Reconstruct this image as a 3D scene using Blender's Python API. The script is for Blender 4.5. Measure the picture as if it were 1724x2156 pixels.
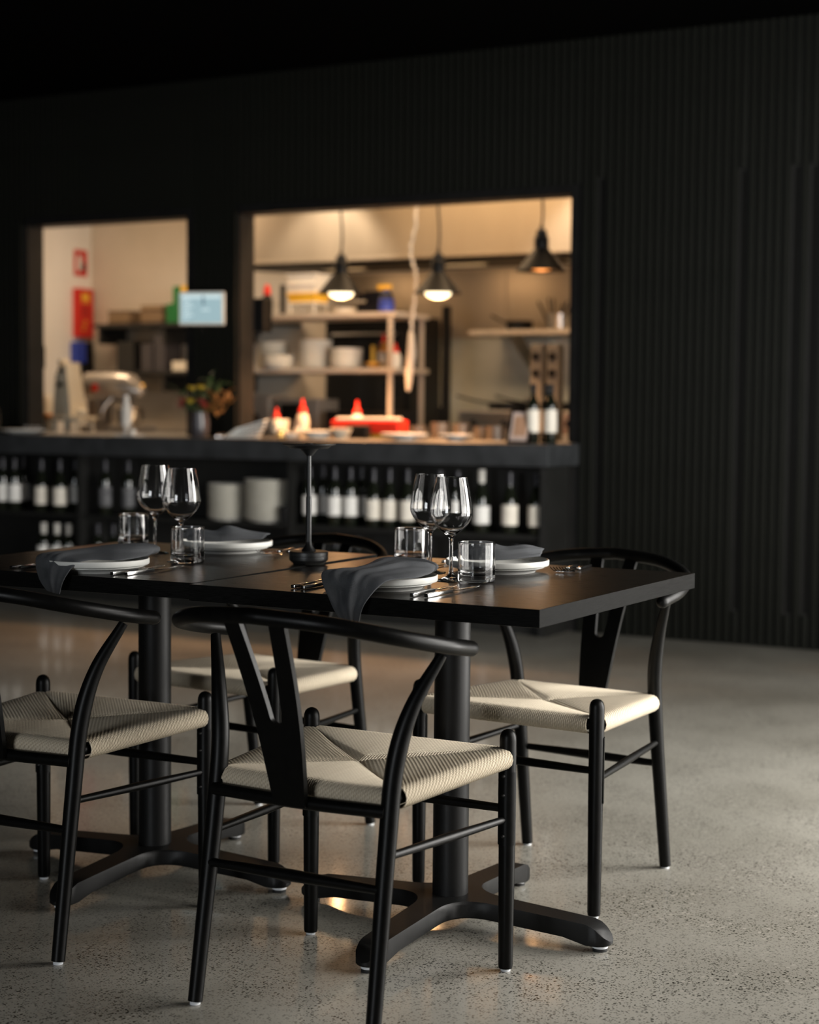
import bpy, bmesh, math, random
from mathutils import Vector, Matrix
random.seed(7)
PI = math.pi
S = bpy.context.scene
C = S.collection
for o in list(bpy.data.objects):
    bpy.data.objects.remove(o)

# ------------------------------------------------------------------ camera
CAM_F, CAM_H, YAW, PITCH, ROLL = 3512.8, 1.1097, 0.5022, 0.06168, 0.008245
cam = bpy.data.cameras.new('camera')
co = bpy.data.objects.new('camera', cam); C.objects.link(co)
fw = Vector((-math.sin(YAW)*math.cos(PITCH), math.cos(YAW)*math.cos(PITCH), -math.sin(PITCH)))
rt = Vector((math.cos(YAW), math.sin(YAW), 0)); up = rt.cross(fw)
r2 = rt*math.cos(ROLL) + up*math.sin(ROLL); u2 = -rt*math.sin(ROLL) + up*math.cos(ROLL)
M = Matrix((r2, u2, -fw)).transposed().to_4x4(); M.translation = Vector((0, 0, CAM_H))
co.matrix_world = M
cam.sensor_fit = 'HORIZONTAL'; cam.sensor_width = 24.0; cam.lens = CAM_F/1724*24.0
cam.clip_start = 0.05; cam.clip_end = 60
cam.dof.use_dof = True; cam.dof.focus_distance = 3.35; cam.dof.aperture_fstop = 2.2
S.camera = co

# ------------------------------------------------------------------ world, view
w = bpy.data.worlds.new('world'); S.world = w; w.use_nodes = True
w.node_tree.nodes['Background'].inputs[0].default_value = (0.55, 0.65, 0.8, 1)
w.node_tree.nodes['Background'].inputs[1].default_value = 0.004
S.view_settings.view_transform = 'Standard'; S.view_settings.look = 'None'
S.view_settings.gamma = 1; S.view_settings.use_curve_mapping = False
S.view_settings.exposure = 0.0
S.cycles.caustics_reflective = False; S.cycles.caustics_refractive = False
S.cycles.max_bounces = 14; S.cycles.transmission_bounces = 12; S.cycles.glossy_bounces = 5; S.cycles.diffuse_bounces = 4
S.cycles.sample_clamp_indirect = 6

# ------------------------------------------------------------------ daylight and lamps
def area(name, loc, direction, sx, sy, power, col):
    l = bpy.data.lights.new(name, 'AREA'); l.shape = 'RECTANGLE'; l.size = sx; l.size_y = sy; l.energy = power; l.color = col
    o = bpy.data.objects.new(name, l); C.objects.link(o); o.location = loc
    o.rotation_euler = Vector(direction).to_track_quat('-Z', 'Y').to_euler(); return o
DAY = (1.0, 0.97, 0.92)
WX = 0.3
YN = -6.0
WINS = ((-1.4, 0.2, 1, .1), (2.8, 4.1, 70, .1), (4.2, 5.8, 270, .1))
for a_, b_, p, z_ in WINS:
    area('daylight', (WX+0.13, (a_+b_)/2, (z_+2.25)/2), (-1, 0, 0), b_-a_, 2.25-z_, p, DAY)
area('daylight', (-1.5, YN-.13, 1.55), (0, 1, 0), 2.4, 2.2, 200, (.93, .97, 1.0))
WARM = (1.0, 0.66, 0.36)
def spot(name, loc, target, power, ang, col, blend=.5, r=.05):
    l = bpy.data.lights.new(name, 'SPOT'); l.energy = power; l.spot_size = math.radians(ang); l.spot_blend = blend; l.color = col; l.shadow_soft_size = r
    o = bpy.data.objects.new(name, l); C.objects.link(o); o.location = loc
    o.rotation_euler = (Vector(target)-Vector(loc)).to_track_quat('-Z', 'Y').to_euler(); return o
def point(name, loc, power, col, r=.03):
    l = bpy.data.lights.new(name, 'POINT'); l.energy = power; l.color = col; l.shadow_soft_size = r
    o = bpy.data.objects.new(name, l); C.objects.link(o); o.location = loc; return o
area('kitchen_light', (-4.5, 8.15, 2.70), (0, .25, -1), 2.2, .4, 40, WARM)
area('kitchen_light', (-7.2, 8.7, 2.70), (0, .2, -1), 1.0, .5, 33, (1.0, .72, .47))
spot('kitchen_spot', (-5.65, 8.72, 2.66), (-5.65, 9.2, 1.9), 42, 75, (1.0, .82, .62))
spot('kitchen_spot', (-3.7, 8.72, 2.66), (-3.75, 9.2, 1.9), 72, 75, (1.0, .86, .70))

# ------------------------------------------------------------------ materials
def mat(name, col, rough=.5, metal=0.0, spec=.5, trans=0.0, emit=None, estr=1.0, ior=1.5, coat=0):
    m = bpy.data.materials.new(name); m.use_nodes = True
    b = m.node_tree.nodes['Principled BSDF']
    b.inputs['Base Color'].default_value = (*col, 1); b.inputs['Roughness'].default_value = rough
    b.inputs['Metallic'].default_value = metal; b.inputs['Specular IOR Level'].default_value = spec
    b.inputs['Transmission Weight'].default_value = trans; b.inputs['IOR'].default_value = ior
    b.inputs['Coat Weight'].default_value = coat
    if emit:
        b.inputs['Emission Color'].default_value = (*emit, 1); b.inputs['Emission Strength'].default_value = estr
    return m
def N(m, t, **k):
    n = m.node_tree.nodes.new(t)
    for a, v in k.items():
        if a in n.inputs.keys() if hasattr(n.inputs, 'keys') else False: n.inputs[a].default_value = v
        else: setattr(n, a, v)
    return n
def LK(m, a, b): m.node_tree.links.new(a, b)
def noise_var(m, c1, c2, scale, stretch=(1, 1, 1), detail=4, rough=None, bump=0, lo=.3, hi=.7, dist=.002):
    b = m.node_tree.nodes['Principled BSDF']
    tc = N(m, 'ShaderNodeTexCoord'); mp = N(m, 'ShaderNodeMapping'); mp.inputs['Scale'].default_value = stretch
    LK(m, tc.outputs['Object'], mp.inputs['Vector'])
    nz = N(m, 'ShaderNodeTexNoise'); nz.inputs['Scale'].default_value = scale; nz.inputs['Detail'].default_value = detail
    LK(m, mp.outputs[0], nz.inputs['Vector'])
    cr = N(m, 'ShaderNodeValToRGB'); cr.color_ramp.elements[0].position = lo; cr.color_ramp.elements[1].position = hi
    cr.color_ramp.elements[0].color = (*c1, 1); cr.color_ramp.elements[1].color = (*c2, 1)
    LK(m, nz.outputs[0], cr.inputs[0]); LK(m, cr.outputs[0], b.inputs['Base Color'])
    if rough:
        mr = N(m, 'ShaderNodeMapRange'); mr.inputs['To Min'].default_value = rough[0]; mr.inputs['To Max'].default_value = rough[1]
        LK(m, nz.outputs[0], mr.inputs['Value']); LK(m, mr.outputs[0], b.inputs['Roughness'])
    if bump:
        bp = N(m, 'ShaderNodeBump'); bp.inputs['Strength'].default_value = bump; bp.inputs['Distance'].default_value = dist
        LK(m, nz.outputs[0], bp.inputs['Height']); LK(m, bp.outputs[0], b.inputs['Normal'])
    return m
CHAIR = noise_var(mat('black_lacquer', (.007, .007, .007), .38, spec=.14), (.0020, .0020, .0020), (.0035, .0035, .0032), 60, rough=(.34, .42), bump=.05, dist=.0004)
STEELBLK = noise_var(mat('black_powder_coat', (.008, .008, .008), .45, spec=.25), (.0025, .0025, .0025), (.005, .005, .005), 300, rough=(.42, .55), bump=.15, dist=.0003)
TOP = noise_var(mat('dark_wood_laminate', (.02, .018, .016), .3, spec=.30), (.005, .0040, .0030), (.012, .0095, .0070), 14, (1, 22, 22), 8, rough=(.22, .36), bump=.12, dist=.0006)
EDGE = noise_var(mat('dark_wood_edge', (.03, .03, .03), .5, spec=.02), (.0035, .0035, .0032), (.011, .011, .0105), 14, (3, 3, 60), 8, rough=(.45, .6), bump=.15, dist=.0006)
SLATM = noise_var(mat('black_slat_paint', (.015, .016, .013), .4, spec=.16), (.0055, .0060, .0045), (.0085, .0090, .0070), 6, (30, 30, 1), rough=(.5, .6))
BLACK = noise_var(mat('matte_black', (.006, .006, .006), .8, spec=.1), (.005, .005, .005), (.008, .008, .008), 12)
JAMB = noise_var(mat('dark_jamb_paint', (.012, .012, .011), .5, spec=.3), (.010, .010, .009), (.015, .014, .013), 10)
STONE = noise_var(mat('charcoal_stone', (.03, .032, .034), .42), (.026, .028, .030), (.045, .048, .052), 9, detail=8, rough=(.36, .5), bump=.06)
PLATE = noise_var(mat('white_stoneware', (.72, .72, .68), .28), (.70, .70, .66), (.78, .77, .73), 20, rough=(.24, .34))
OFFW = noise_var(mat('cream_stoneware', (.66, .64, .56), .4), (.80, .78, .71), (.90, .88, .81), 12)
STEEL = noise_var(mat('brushed_steel', (.55, .53, .50), .28, 1.0), (.50, .48, .45), (.60, .58, .55), 3, (1, 1, 25), rough=(.22, .38))
HOODM = noise_var(mat('hood_steel', (.52, .44, .34), .45, .6), (.36, .30, .225), (.50, .42, .32), 1.3, (1.6, 1, .4), rough=(.36, .5))
RSTEEL = noise_var(mat('satin_steel', (.62, .55, .46), .45, .25), (.58, .50, .41), (.68, .60, .50), 4, rough=(.4, .5))
CHROME = noise_var(mat('polished_cutlery_steel', (.62, .61, .60), .12, 1.0), (.58, .57, .56), (.66, .65, .64), 30, rough=(.08, .16))
PAD = mat('white_plastic', (.7, .72, .75), .5)
RUB = mat('black_rubber', (.01, .01, .01), .7)
PLAST = noise_var(mat('plaster_wall', (.62, .54, .44), .8), (.60, .53, .43), (.66, .58, .48), 3)
PLASTW = noise_var(mat('white_painted_wall', (.85, .80, .72), .8), (.83, .78, .70), (.88, .83, .75), 3)
TILE = noise_var(mat('kitchen_floor', (.2, .18, .16), .6), (.16, .15, .13), (.24, .22, .20), 5)
WHITEP = noise_var(mat('white_plastic_tub', (.8, .78, .72), .4), (.76, .74, .68), (.84, .82, .76), 8)
YEL = noise_var(mat('yellow_plastic', (.85, .50, .04), .4), (.8, .45, .03), (.9, .55, .05), 9)
RED = noise_var(mat('red_plastic', (.75, .03, .015), .4), (.70, .025, .012), (.80, .04, .02), 9)
REDP = noise_var(mat('red_print', (.62, .02, .012), .5), (.60, .018, .01), (.66, .024, .014), 9)
GREEN = mat('green_binder', (.01, .16, .035), .5)
BLUE = mat('blue_plastic', (.03, .06, .40), .4)
ORANGE = mat('orange_plastic', (.85, .30, .02), .5)
CREAMM = noise_var(mat('cream_enamel', (.75, .66, .52), .35), (.70, .62, .48), (.78, .70, .56), 5)
SILV = noise_var(mat('silver_enamel', (.46, .42, .37), .3, .6), (.42, .38, .34), (.50, .46, .41), 5)
GOLD = mat('gold_metal', (.85, .55, .18), .25, 1.0)
LABEL = noise_var(mat('paper_label', (.74, .71, .64), .7), (.82, .80, .76), (.92, .90, .86), 25)
LABELC = noise_var(mat('cream_label', (.74, .66, .52), .7), (.78, .72, .62), (.88, .82, .72), 25)
LABELB = noise_var(mat('grey_label', (.10, .10, .11), .6), (.05, .05, .055), (.20, .20, .21), 40)
BOT = mat('dark_bottle_glass', (.008, .010, .006), .08, spec=.6)
FOIL = mat('dark_foil', (.02, .02, .025), .3, .4)
FOILW = mat('white_foil', (.62, .60, .55), .35)
LAMPB = noise_var(mat('lamp_black', (.010, .010, .010), .42), (.009, .009, .009), (.013, .013, .013), 80)
SHADE = noise_var(mat('pendant_black', (.012, .010, .010), .45, spec=.2), (.003, .0026, .0026), (.005, .0044, .0044), 12)
CORD = mat('black_cord', (.008, .008, .008), .7)
BULB = mat('bulb_glow', (1, .9, .7), .4, emit=(1, .80, .48), estr=3.2)
BULBD = mat('bulb_dim_glow', (.3, .12, .04), .4, emit=(1, .42, .10), estr=.9)
SCREEN = mat('screen_glow', (.2, .3, .33), .3, emit=(.46, .66, .72), estr=.50)
SCREENL = mat('screen_glow_light', (.4, .5, .5), .3, emit=(.72, .86, .90), estr=.62)
SCREEND = mat('screen_glow_dark', (.1, .15, .2), .3, emit=(.18, .30, .36), estr=.45)
LEAF = noise_var(mat('dark_leaf', (.03, .07, .02), .5), (.02, .05, .015), (.045, .10, .03), 20)
PETY = mat('yellow_petal', (.55, .42, .03), .6)
PETR = mat('dark_red_petal', (.28, .02, .02), .6)
STEMO = mat('ochre_stem', (.22, .10, .02), .6)
VASEM = mat('grey_vase_glaze', (.05, .045, .05), .25)
GLASS = mat('clear_glass', (1, 1, 1), .0, trans=1.0, ior=1.5)
FRAMEW = mat('dark_frame', (.012, .006, .004), .4)
PHOTO = noise_var(mat('framed_print', (.5, .36, .28), .5), (.62, .38, .26), (.48, .25, .13), 9)
HOSE = noise_var(mat('pale_hose', (.5, .45, .38), .5), (.42, .38, .32), (.52, .48, .42), 60)
FILTER = mat('hood_filter', (.02, .02, .014), .5, .4)
CARDM = noise_var(mat('glossy_white_card', (.88, .92, .88), .25), (.84, .89, .85), (.92, .94, .92), 10)
WIRE = mat('dark_grey_strip', (.004, .004, .0035), .6, spec=.12)

# napkin cloth: linen weave
CLOTH = mat('grey_linen', (.085, .088, .093), .85, spec=.2)
def weave(m, sc, c1, c2, bump):
    b = m.node_tree.nodes['Principled BSDF']; uv = N(m, 'ShaderNodeTexCoord')
    h = []
    for d in ('X', 'Y'):
        wv = N(m, 'ShaderNodeTexWave'); wv.bands_direction = d; wv.inputs['Scale'].default_value = sc; wv.inputs['Distortion'].default_value = 1.2
        wv.inputs['Detail'].default_value = 2
        LK(m, uv.outputs['UV'], wv.inputs['Vector']); h.append(wv)
    ad = N(m, 'ShaderNodeMath'); ad.operation = 'ADD'; LK(m, h[0].outputs['Fac'], ad.inputs[0]); LK(m, h[1].outputs['Fac'], ad.inputs[1])
    nz = N(m, 'ShaderNodeTexNoise'); nz.inputs['Scale'].default_value = 40; LK(m, uv.outputs['UV'], nz.inputs['Vector'])
    cr = N(m, 'ShaderNodeValToRGB'); cr.color_ramp.elements[0].color = (*c1, 1); cr.color_ramp.elements[1].color = (*c2, 1)
    mm = N(m, 'ShaderNodeMath'); mm.operation = 'MULTIPLY'; mm.inputs[1].default_value = .3; LK(m, ad.outputs[0], mm.inputs[0])
    m2 = N(m, 'ShaderNodeMath'); m2.operation = 'MULTIPLY_ADD'; m2.inputs[1].default_value = .5; LK(m, nz.outputs[0], m2.inputs[0]); LK(m, mm.outputs[0], m2.inputs[2])
    LK(m, m2.outputs[0], cr.inputs[0]); LK(m, cr.outputs[0], b.inputs['Base Color'])
    bp = N(m, 'ShaderNodeBump'); bp.inputs['Strength'].default_value = bump; bp.inputs['Distance'].default_value = .0006
    LK(m, ad.outputs[0], bp.inputs['Height']); LK(m, bp.outputs[0], b.inputs['Normal'])
weave(CLOTH, 45, (.060, .063, .068), (.13, .135, .145), .5)

# paper cord: twisted strands run along the cord (v = length along the cord, u = index across)
ROPE = mat('paper_cord', (.60, .50, .37), .75, spec=.25)
def rope():
    m = ROPE; b = m.node_tree.nodes['Principled BSDF']; uv = N(m, 'ShaderNodeTexCoord')
    sx = N(m, 'ShaderNodeSeparateXYZ'); LK(m, uv.outputs['UV'], sx.inputs[0])
    # diagonal twist: sin(2pi*(v*140 + u*0.9))
    a = N(m, 'ShaderNodeMath'); a.operation = 'MULTIPLY'; a.inputs[1].default_value = 105; LK(m, sx.outputs['Y'], a.inputs[0])
    xm = N(m, 'ShaderNodeMath'); xm.operation = 'MULTIPLY'; xm.inputs[1].default_value = 1.43
    c = N(m, 'ShaderNodeMath'); c.operation = 'ADD'; LK(m, a.outputs[0], c.inputs[0]); LK(m, xm.outputs[0], c.inputs[1])
    s = N(m, 'ShaderNodeMath'); s.operation = 'MULTIPLY'; s.inputs[1].default_value = 2*PI; LK(m, c.outputs[0], s.inputs[0]); LK(m, sx.outputs['X'], xm.inputs[0])
    sn = N(m, 'ShaderNodeMath'); sn.operation = 'SINE'; LK(m, s.outputs[0], sn.inputs[0])
    nz = N(m, 'ShaderNodeTexNoise'); nz.inputs['Scale'].default_value = 1.3; nz.inputs['Detail'].default_value = 3; LK(m, uv.outputs['UV'], nz.inputs['Vector'])
    mr = N(m, 'ShaderNodeMapRange'); mr.inputs['From Min'].default_value = -1; LK(m, sn.outputs[0], mr.inputs['Value'])
    mx = N(m, 'ShaderNodeMath'); mx.operation = 'MULTIPLY_ADD'; mx.inputs[1].default_value = .55; LK(m, mr.outputs[0], mx.inputs[0])
    m3 = N(m, 'ShaderNodeMath'); m3.operation = 'MULTIPLY'; m3.inputs[1].default_value = .5; LK(m, nz.outputs[0], m3.inputs[0]); LK(m, m3.outputs[0], mx.inputs[2])
    cr = N(m, 'ShaderNodeValToRGB'); cr.color_ramp.elements[0].color = (.44, .36, .255, 1); cr.color_ramp.elements[1].color = (.80, .71, .565, 1)
    LK(m, mx.outputs[0], cr.inputs[0]); LK(m, cr.outputs[0], b.inputs['Base Color'])
    bp = N(m, 'ShaderNodeBump'); bp.inputs['Strength'].default_value = .6; bp.inputs['Distance'].default_value = .0007
    LK(m, sn.outputs[0], bp.inputs['Height']); LK(m, bp.outputs[0], b.inputs['Normal'])
rope()

# polished concrete with exposed aggregate
CONC = mat('polished_concrete', (.2, .19, .17), .2, spec=.22, coat=.40)
CONC.node_tree.nodes['Principled BSDF'].inputs['Coat Roughness'].default_value = .07
def concrete():
    m = CONC; b = m.node_tree.nodes['Principled BSDF']
    tc = N(m, 'ShaderNodeTexCoord')
    big = N(m, 'ShaderNodeTexNoise'); big.inputs['Scale'].default_value = 1.3; big.inputs['Detail'].default_value = 7; LK(m, tc.outputs['Object'], big.inputs['Vector'])
    cr = N(m, 'ShaderNodeValToRGB'); cr.color_ramp.elements[0].position = .32; cr.color_ramp.elements[1].position = .68
    cr.color_ramp.elements[0].color = (.220, .208, .176, 1); cr.color_ramp.elements[1].color = (.335, .322, .282, 1)
    LK(m, big.outputs[0], cr.inputs[0]); col = cr.outputs[0]
    mpw = N(m, 'ShaderNodeTexNoise'); mpw.inputs['Scale'].default_value = 70; mpw.inputs['Detail'].default_value = 1; LK(m, tc.outputs['Object'], mpw.inputs['Vector'])
    for scale, stretch, thr, dark, ramp in ((150, (1, 1.6, 1), .62, (.016, .015, .012), .05), (95, (1.5, 1, 1), .73, (.022, .020, .016), .05), (240, (1, 1, 1), .66, (.035, .032, .026), .08), (60, (1.3, 1, 1), .80, (.33, .31, .27), .05)):
        mp = N(m, 'ShaderNodeMapping'); mp.inputs['Scale'].default_value = stretch; mp.inputs['Rotation'].default_value = (0, 0, scale)
        LK(m, tc.outputs['Object'], mp.inputs['Vector'])
        va = N(m, 'ShaderNodeVectorMath'); va.operation = 'MULTIPLY_ADD'; va.inputs[1].default_value = (.006, .006, 0)
        LK(m, mpw.outputs['Color'], va.inputs[0]); LK(m, mp.outputs[0], va.inputs[2])
        vo = N(m, 'ShaderNodeTexVoronoi'); vo.inputs['Scale'].default_value = scale; vo.inputs['Randomness'].default_value = 1; LK(m, va.outputs[0], vo.inputs['Vector'])
        # cell id random selects which cells carry a chip, distance shapes it
        sp = N(m, 'ShaderNodeSeparateXYZ'); LK(m, vo.outputs['Color'], sp.inputs[0])
        g = N(m, 'ShaderNodeMath'); g.operation = 'GREATER_THAN'; g.inputs[1].default_value = thr; LK(m, sp.outputs[0], g.inputs[0])
        l = N(m, 'ShaderNodeMapRange'); l.inputs['From Min'].default_value = .30; l.inputs['From Max'].default_value = .42; l.inputs['To Min'].default_value = 1; l.inputs['To Max'].default_value = 0
        LK(m, vo.outputs['Distance'], l.inputs['Value'])
        mu = N(m, 'ShaderNodeMath'); mu.operation = 'MULTIPLY'; LK(m, g.outputs[0], mu.inputs[0]); LK(m, l.outputs[0], mu.inputs[1])
        nd = N(m, 'ShaderNodeTexNoise'); nd.inputs['Scale'].default_value = 5; LK(m, tc.outputs['Object'], nd.inputs['Vector'])
        n2 = N(m, 'ShaderNodeMapRange'); n2.inputs['From Min'].default_value = .38; n2.inputs['From Max'].default_value = .6; n2.inputs['To Min'].default_value = .45; n2.inputs['To Max'].default_value = 1
        LK(m, nd.outputs[0], n2.inputs['Value'])
        m2 = N(m, 'ShaderNodeMath'); m2.operation = 'MULTIPLY'; LK(m, mu.outputs[0], m2.inputs[0]); LK(m, n2.outputs[0], m2.inputs[1])
        mx = N(m, 'ShaderNodeMix'); mx.data_type = 'RGBA'; LK(m, m2.outputs[0], mx.inputs[0]); LK(m, col, mx.inputs[6]); mx.inputs[7].default_value = (*dark, 1)
        col = mx.outputs[2]
    LK(m, col, b.inputs['Base Color'])
    r = N(m, 'ShaderNodeMapRange'); r.inputs['To Min'].default_value = .26; r.inputs['To Max'].default_value = .40; LK(m, big.outputs[0], r.inputs['Value']); LK(m, r.outputs[0], b.inputs['Roughness'])
    f = N(m, 'ShaderNodeTexNoise'); f.inputs['Scale'].default_value = 9; f.inputs['Detail'].default_value = 3; LK(m, tc.outputs['Object'], f.inputs['Vector'])
    bp = N(m, 'ShaderNodeBump'); bp.inputs['Strength'].default_value = .05; bp.inputs['Distance'].default_value = .004
    LK(m, f.outputs[0], bp.inputs['Height']); LK(m, bp.outputs[0], b.inputs['Normal']); LK(m, bp.outputs[0], b.inputs['Coat Normal'])
concrete()

# ------------------------------------------------------------------ mesh helpers
class MB:
    def __init__(s): s.v = []; s.f = []; s.uv = None
    def add(s, vs, fs):
        n = len(s.v); s.v += [tuple(v) for v in vs]; s.f += [tuple(i+n for i in f) for f in fs]; return s
    def box(s, x0, y0, z0, x1, y1, z1, bev=0):
        if bev <= 0:
            vs = [(x, y, z) for z in (z0, z1) for y in (y0, y1) for x in (x0, x1)]
            return s.add(vs, [(0, 2, 3, 1), (4, 5, 7, 6), (0, 1, 5, 4), (2, 6, 7, 3), (0, 4, 6, 2), (1, 3, 7, 5)])
        bm = bmesh.new(); bmesh.ops.create_cube(bm, size=1)
        for v in bm.verts:
            v.co = Vector(((x0+x1)/2 + v.co.x*(x1-x0), (y0+y1)/2 + v.co.y*(y1-y0), (z0+z1)/2 + v.co.z*(z1-z0)))
        bmesh.ops.bevel(bm, geom=list(bm.edges), offset=bev, segments=2, profile=.6, affect='EDGES')
        bm.verts.index_update(); vs = [v.co[:] for v in bm.verts]; fs = [[v.index for v in f.verts] for f in bm.faces]; bm.free()
        return s.add(vs, fs)
    def lathe(s, prof, n=32, c=(0, 0, 0), closed=False):
        vs = []; fs = []; ring = []
        for r, z in prof:
            if r < 1e-6: ring.append([len(vs)]); vs.append((c[0], c[1], c[2]+z))
            else:
                ring.append(list(range(len(vs), len(vs)+n)))
                vs += [(c[0]+r*math.cos(2*PI*i/n), c[1]+r*math.sin(2*PI*i/n), c[2]+z) for i in range(n)]
        pairs = list(zip(ring, ring[1:])) + ([(ring[-1], ring[0])] if closed else [])
        for a, b in pairs:
            for i in range(n):
                j = (i+1) % n
                if len(a) == 1 and len(b) == 1: continue
                if len(a) == 1: fs.append((a[0], b[j], b[i]))
                elif len(b) == 1: fs.append((a[i], a[j], b[0]))
                else: fs.append((a[i], a[j], b[j], b[i]))
        return s.add(vs, fs)
    def cyl(s, r, z0, z1, c=(0, 0, 0), n=24, r1=None):
        r1 = r if r1 is None else r1
        return s.lathe([(0, z0), (r, z0), (r1, z1), (0, z1)], n, c)
    def tube(s, pts, rad, n=14, cap=True, round_cap=0, squash=None):
        P = [Vector(p) for p in pts]; R = rad if isinstance(rad, (list, tuple)) else [rad]*len(P)
        if round_cap:
            def capn(p, d, r):
                return [(p + d*r*math.sin(a), r*math.cos(a)) for a in (PI*.18, PI*.33, PI*.45)]
            e = capn(P[-1], (P[-1]-P[-2]).normalized(), R[-1]); P2 = P + [x[0] for x in e]; R2 = list(R) + [x[1] for x in e]
            if round_cap > 1:
                b = capn(P[0], (P[0]-P[1]).normalized(), R[0]); P2 = [x[0] for x in b][::-1] + P2; R2 = [x[1] for x in b][::-1] + R2
            P, R = P2, R2
        T = [(P[min(i+1, len(P)-1)]-P[max(i-1, 0)]).normalized() for i in range(len(P))]
        up0 = Vector((0, 0, 1)) if abs(T[0].z) < .9 else Vector((0, 1, 0))
        nrm = (up0 - T[0]*up0.dot(T[0])).normalized(); vs = []; fs = []
        for i, p in enumerate(P):
            nrm = (nrm - T[i]*nrm.dot(T[i])).normalized(); bi = T[i].cross(nrm)
            for k in range(n):
                a = 2*PI*k/n; vs.append(p + nrm*(R[i]*math.cos(a)) + bi*(R[i]*math.sin(a)))
        for i in range(len(P)-1):
            for k in range(n):
                j = (k+1) % n; fs.append((i*n+k, i*n+j, (i+1)*n+j, (i+1)*n+k))
        if cap: fs.append(tuple(range(n-1, -1, -1))); fs.append(tuple((len(P)-1)*n+k for k in range(n)))
        return s.add(vs, fs)
    def prism(s, poly, z0, z1):
        n = len(poly); return s.add([(x, y, z0) for x, y in poly]+[(x, y, z1) for x, y in poly],
            [tuple(range(n-1, -1, -1)), tuple(range(n, 2*n))] + [(i, (i+1) % n, n+(i+1) % n, n+i) for i in range(n)])
    def grid(s, rows, close=False):
        h = len(rows); wd = len(rows[0]); vs = [p for r in rows for p in r]
        return s.add(vs, [(i*wd+j, i*wd+j+1, (i+1)*wd+j+1, (i+1)*wd+j) for i in range(h-1) for j in range(wd-1)])
    def mesh(s, name, m, smooth=35):
        me = bpy.data.meshes.new(name); me.from_pydata(s.v, [], s.f)
        me.materials.append(m)
        if s.uv:
            ul = me.uv_layers.new(name='uv')
            for l in me.loops: ul.data[l.index].uv = s.uv[l.vertex_index]
        bm = bmesh.new(); bm.from_mesh(me); bmesh.ops.recalc_face_normals(bm, faces=bm.faces)
        for f in bm.faces: f.smooth = smooth > 0
        if smooth:
            for e in bm.edges:
                if len(e.link_faces) == 2 and e.calc_face_angle(0) > math.radians(smooth): e.smooth = False
        bm.to_mesh(me); bm.free()
        return me
def obj(name, mb, m, parent=None, smooth=35, label=None, loc=None):
    me = mb if isinstance(mb, bpy.types.Mesh) else mb.mesh(name, m, smooth)
    o = bpy.data.objects.new(name, me); C.objects.link(o)
    if parent: o.parent = parent
    if label: o['label'] = label
    if loc: o.location = loc
    return o
def thing(name, label, cat, loc=(0, 0, 0), rz=0, group=None):
    o = bpy.data.objects.new(name, None); C.objects.link(o); o.empty_display_size = .05
    o.location = loc; o.rotation_euler = (0, 0, rz); o['label'] = label; o['category'] = cat
    if group: o['group'] = group
    return o
def tag(o, label, cat, group=None):
    o['label'] = label; o['category'] = cat
    if group: o['group'] = group
    return o
def struct(name, mb, m, smooth=0):
    o = obj(name, mb, m, smooth=smooth); o['kind'] = 'structure'; return o
def dup(root, loc, rz, label, group=None):
    r = root.copy(); C.objects.link(r); r.location = loc; r.rotation_euler = (0, 0, rz); r['label'] = label
    if group: r['group'] = group
    for ch in root.children:
        c = ch.copy(); C.objects.link(c); c.parent = r
        for g in ch.children:
            d = g.copy(); C.objects.link(d); d.parent = c
    return r
def spline(P, n=8):
    P = [Vector(p) for p in P]; Q = [2*P[0]-P[1]] + P + [2*P[-1]-P[-2]]; out = []
    for i in range(1, len(Q)-2):
        a, b, c, d = Q[i-1:i+3]
        for k in range(n):
            t = k/n; out.append(.5*(2*b + (c-a)*t + (2*a-5*b+4*c-d)*t*t + (3*b-3*c+d-a)*t**3))
    out.append(Q[-2].copy()); return out
def lerp(a, b, t): return a + (b-a)*t

# ------------------------------------------------------------------ room shell
YW, CZ = 7.705, 2.93       # slat wall plane, ceiling height
XL, YB = -8.43, 10.2
struct('floor', MB().box(-9.2, YN-.1, -.1, WX+.3, YW+.13, 0), CONC)
struct('floor_kitchen', MB().box(-9.2, YW+.13, -.1, WX+.3, YB+.1, 0), TILE)
struct('ceiling', MB().box(-9.2, YN-.1, CZ, WX+.3, YW+.14, CZ+.1), mat('ceiling_black', (.002, .002, .002), .9, spec=0))
struct('ceiling_kitchen', MB().box(XL-.1, YW+.14, 2.74, -1.9, YB+.1, 2.84), PLAST)
OPEN = ((-6.85, -5.657), (-5.315, -3.317)); ZO = 2.18; ZS = .905
wb = MB()
wb.box(-9.2, YW, 0, OPEN[0][0], YW+.14, CZ); wb.box(OPEN[0][1], YW, 0, OPEN[1][0], YW+.14, CZ); wb.box(OPEN[1][1], YW, 0, WX+.3, YW+.14, CZ)
for a, b in OPEN: wb.box(a, YW, 0, b, YW+.14, ZS); wb.box(a, YW, ZO, b, YW+.14, CZ)
wall = struct('wall_back', wb, JAMB)
struct('wall_left', MB().box(-9.3, YN-.1, 0, -9.2, YW, CZ), BLACK)
struct('wall_front', MB().box(-9.3, YN-.1, 0, -2.7, YN, CZ).box(-.3, YN-.1, 0, WX+.3, YN, CZ).box(-2.7, YN-.1, 0, -.3, YN, .45).box(-2.7, YN-.1, 2.65, -.3, YN, CZ), BLACK)
wr = MB(); ys = [(a_, b_, z_) for a_, b_, p, z_ in WINS]
wr.box(WX, YN-.1, 2.25, WX+.1, YW, CZ)
pv = YN-.1
for a, b, z in ys: wr.box(WX, pv, 0, WX+.1, a, 2.25).box(WX, a, 0, WX+.1, b, z); pv = b
wr.box(WX, pv, 0, WX+.1, YW, 2.25)
struct('wall_right', wr, BLACK)
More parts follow.
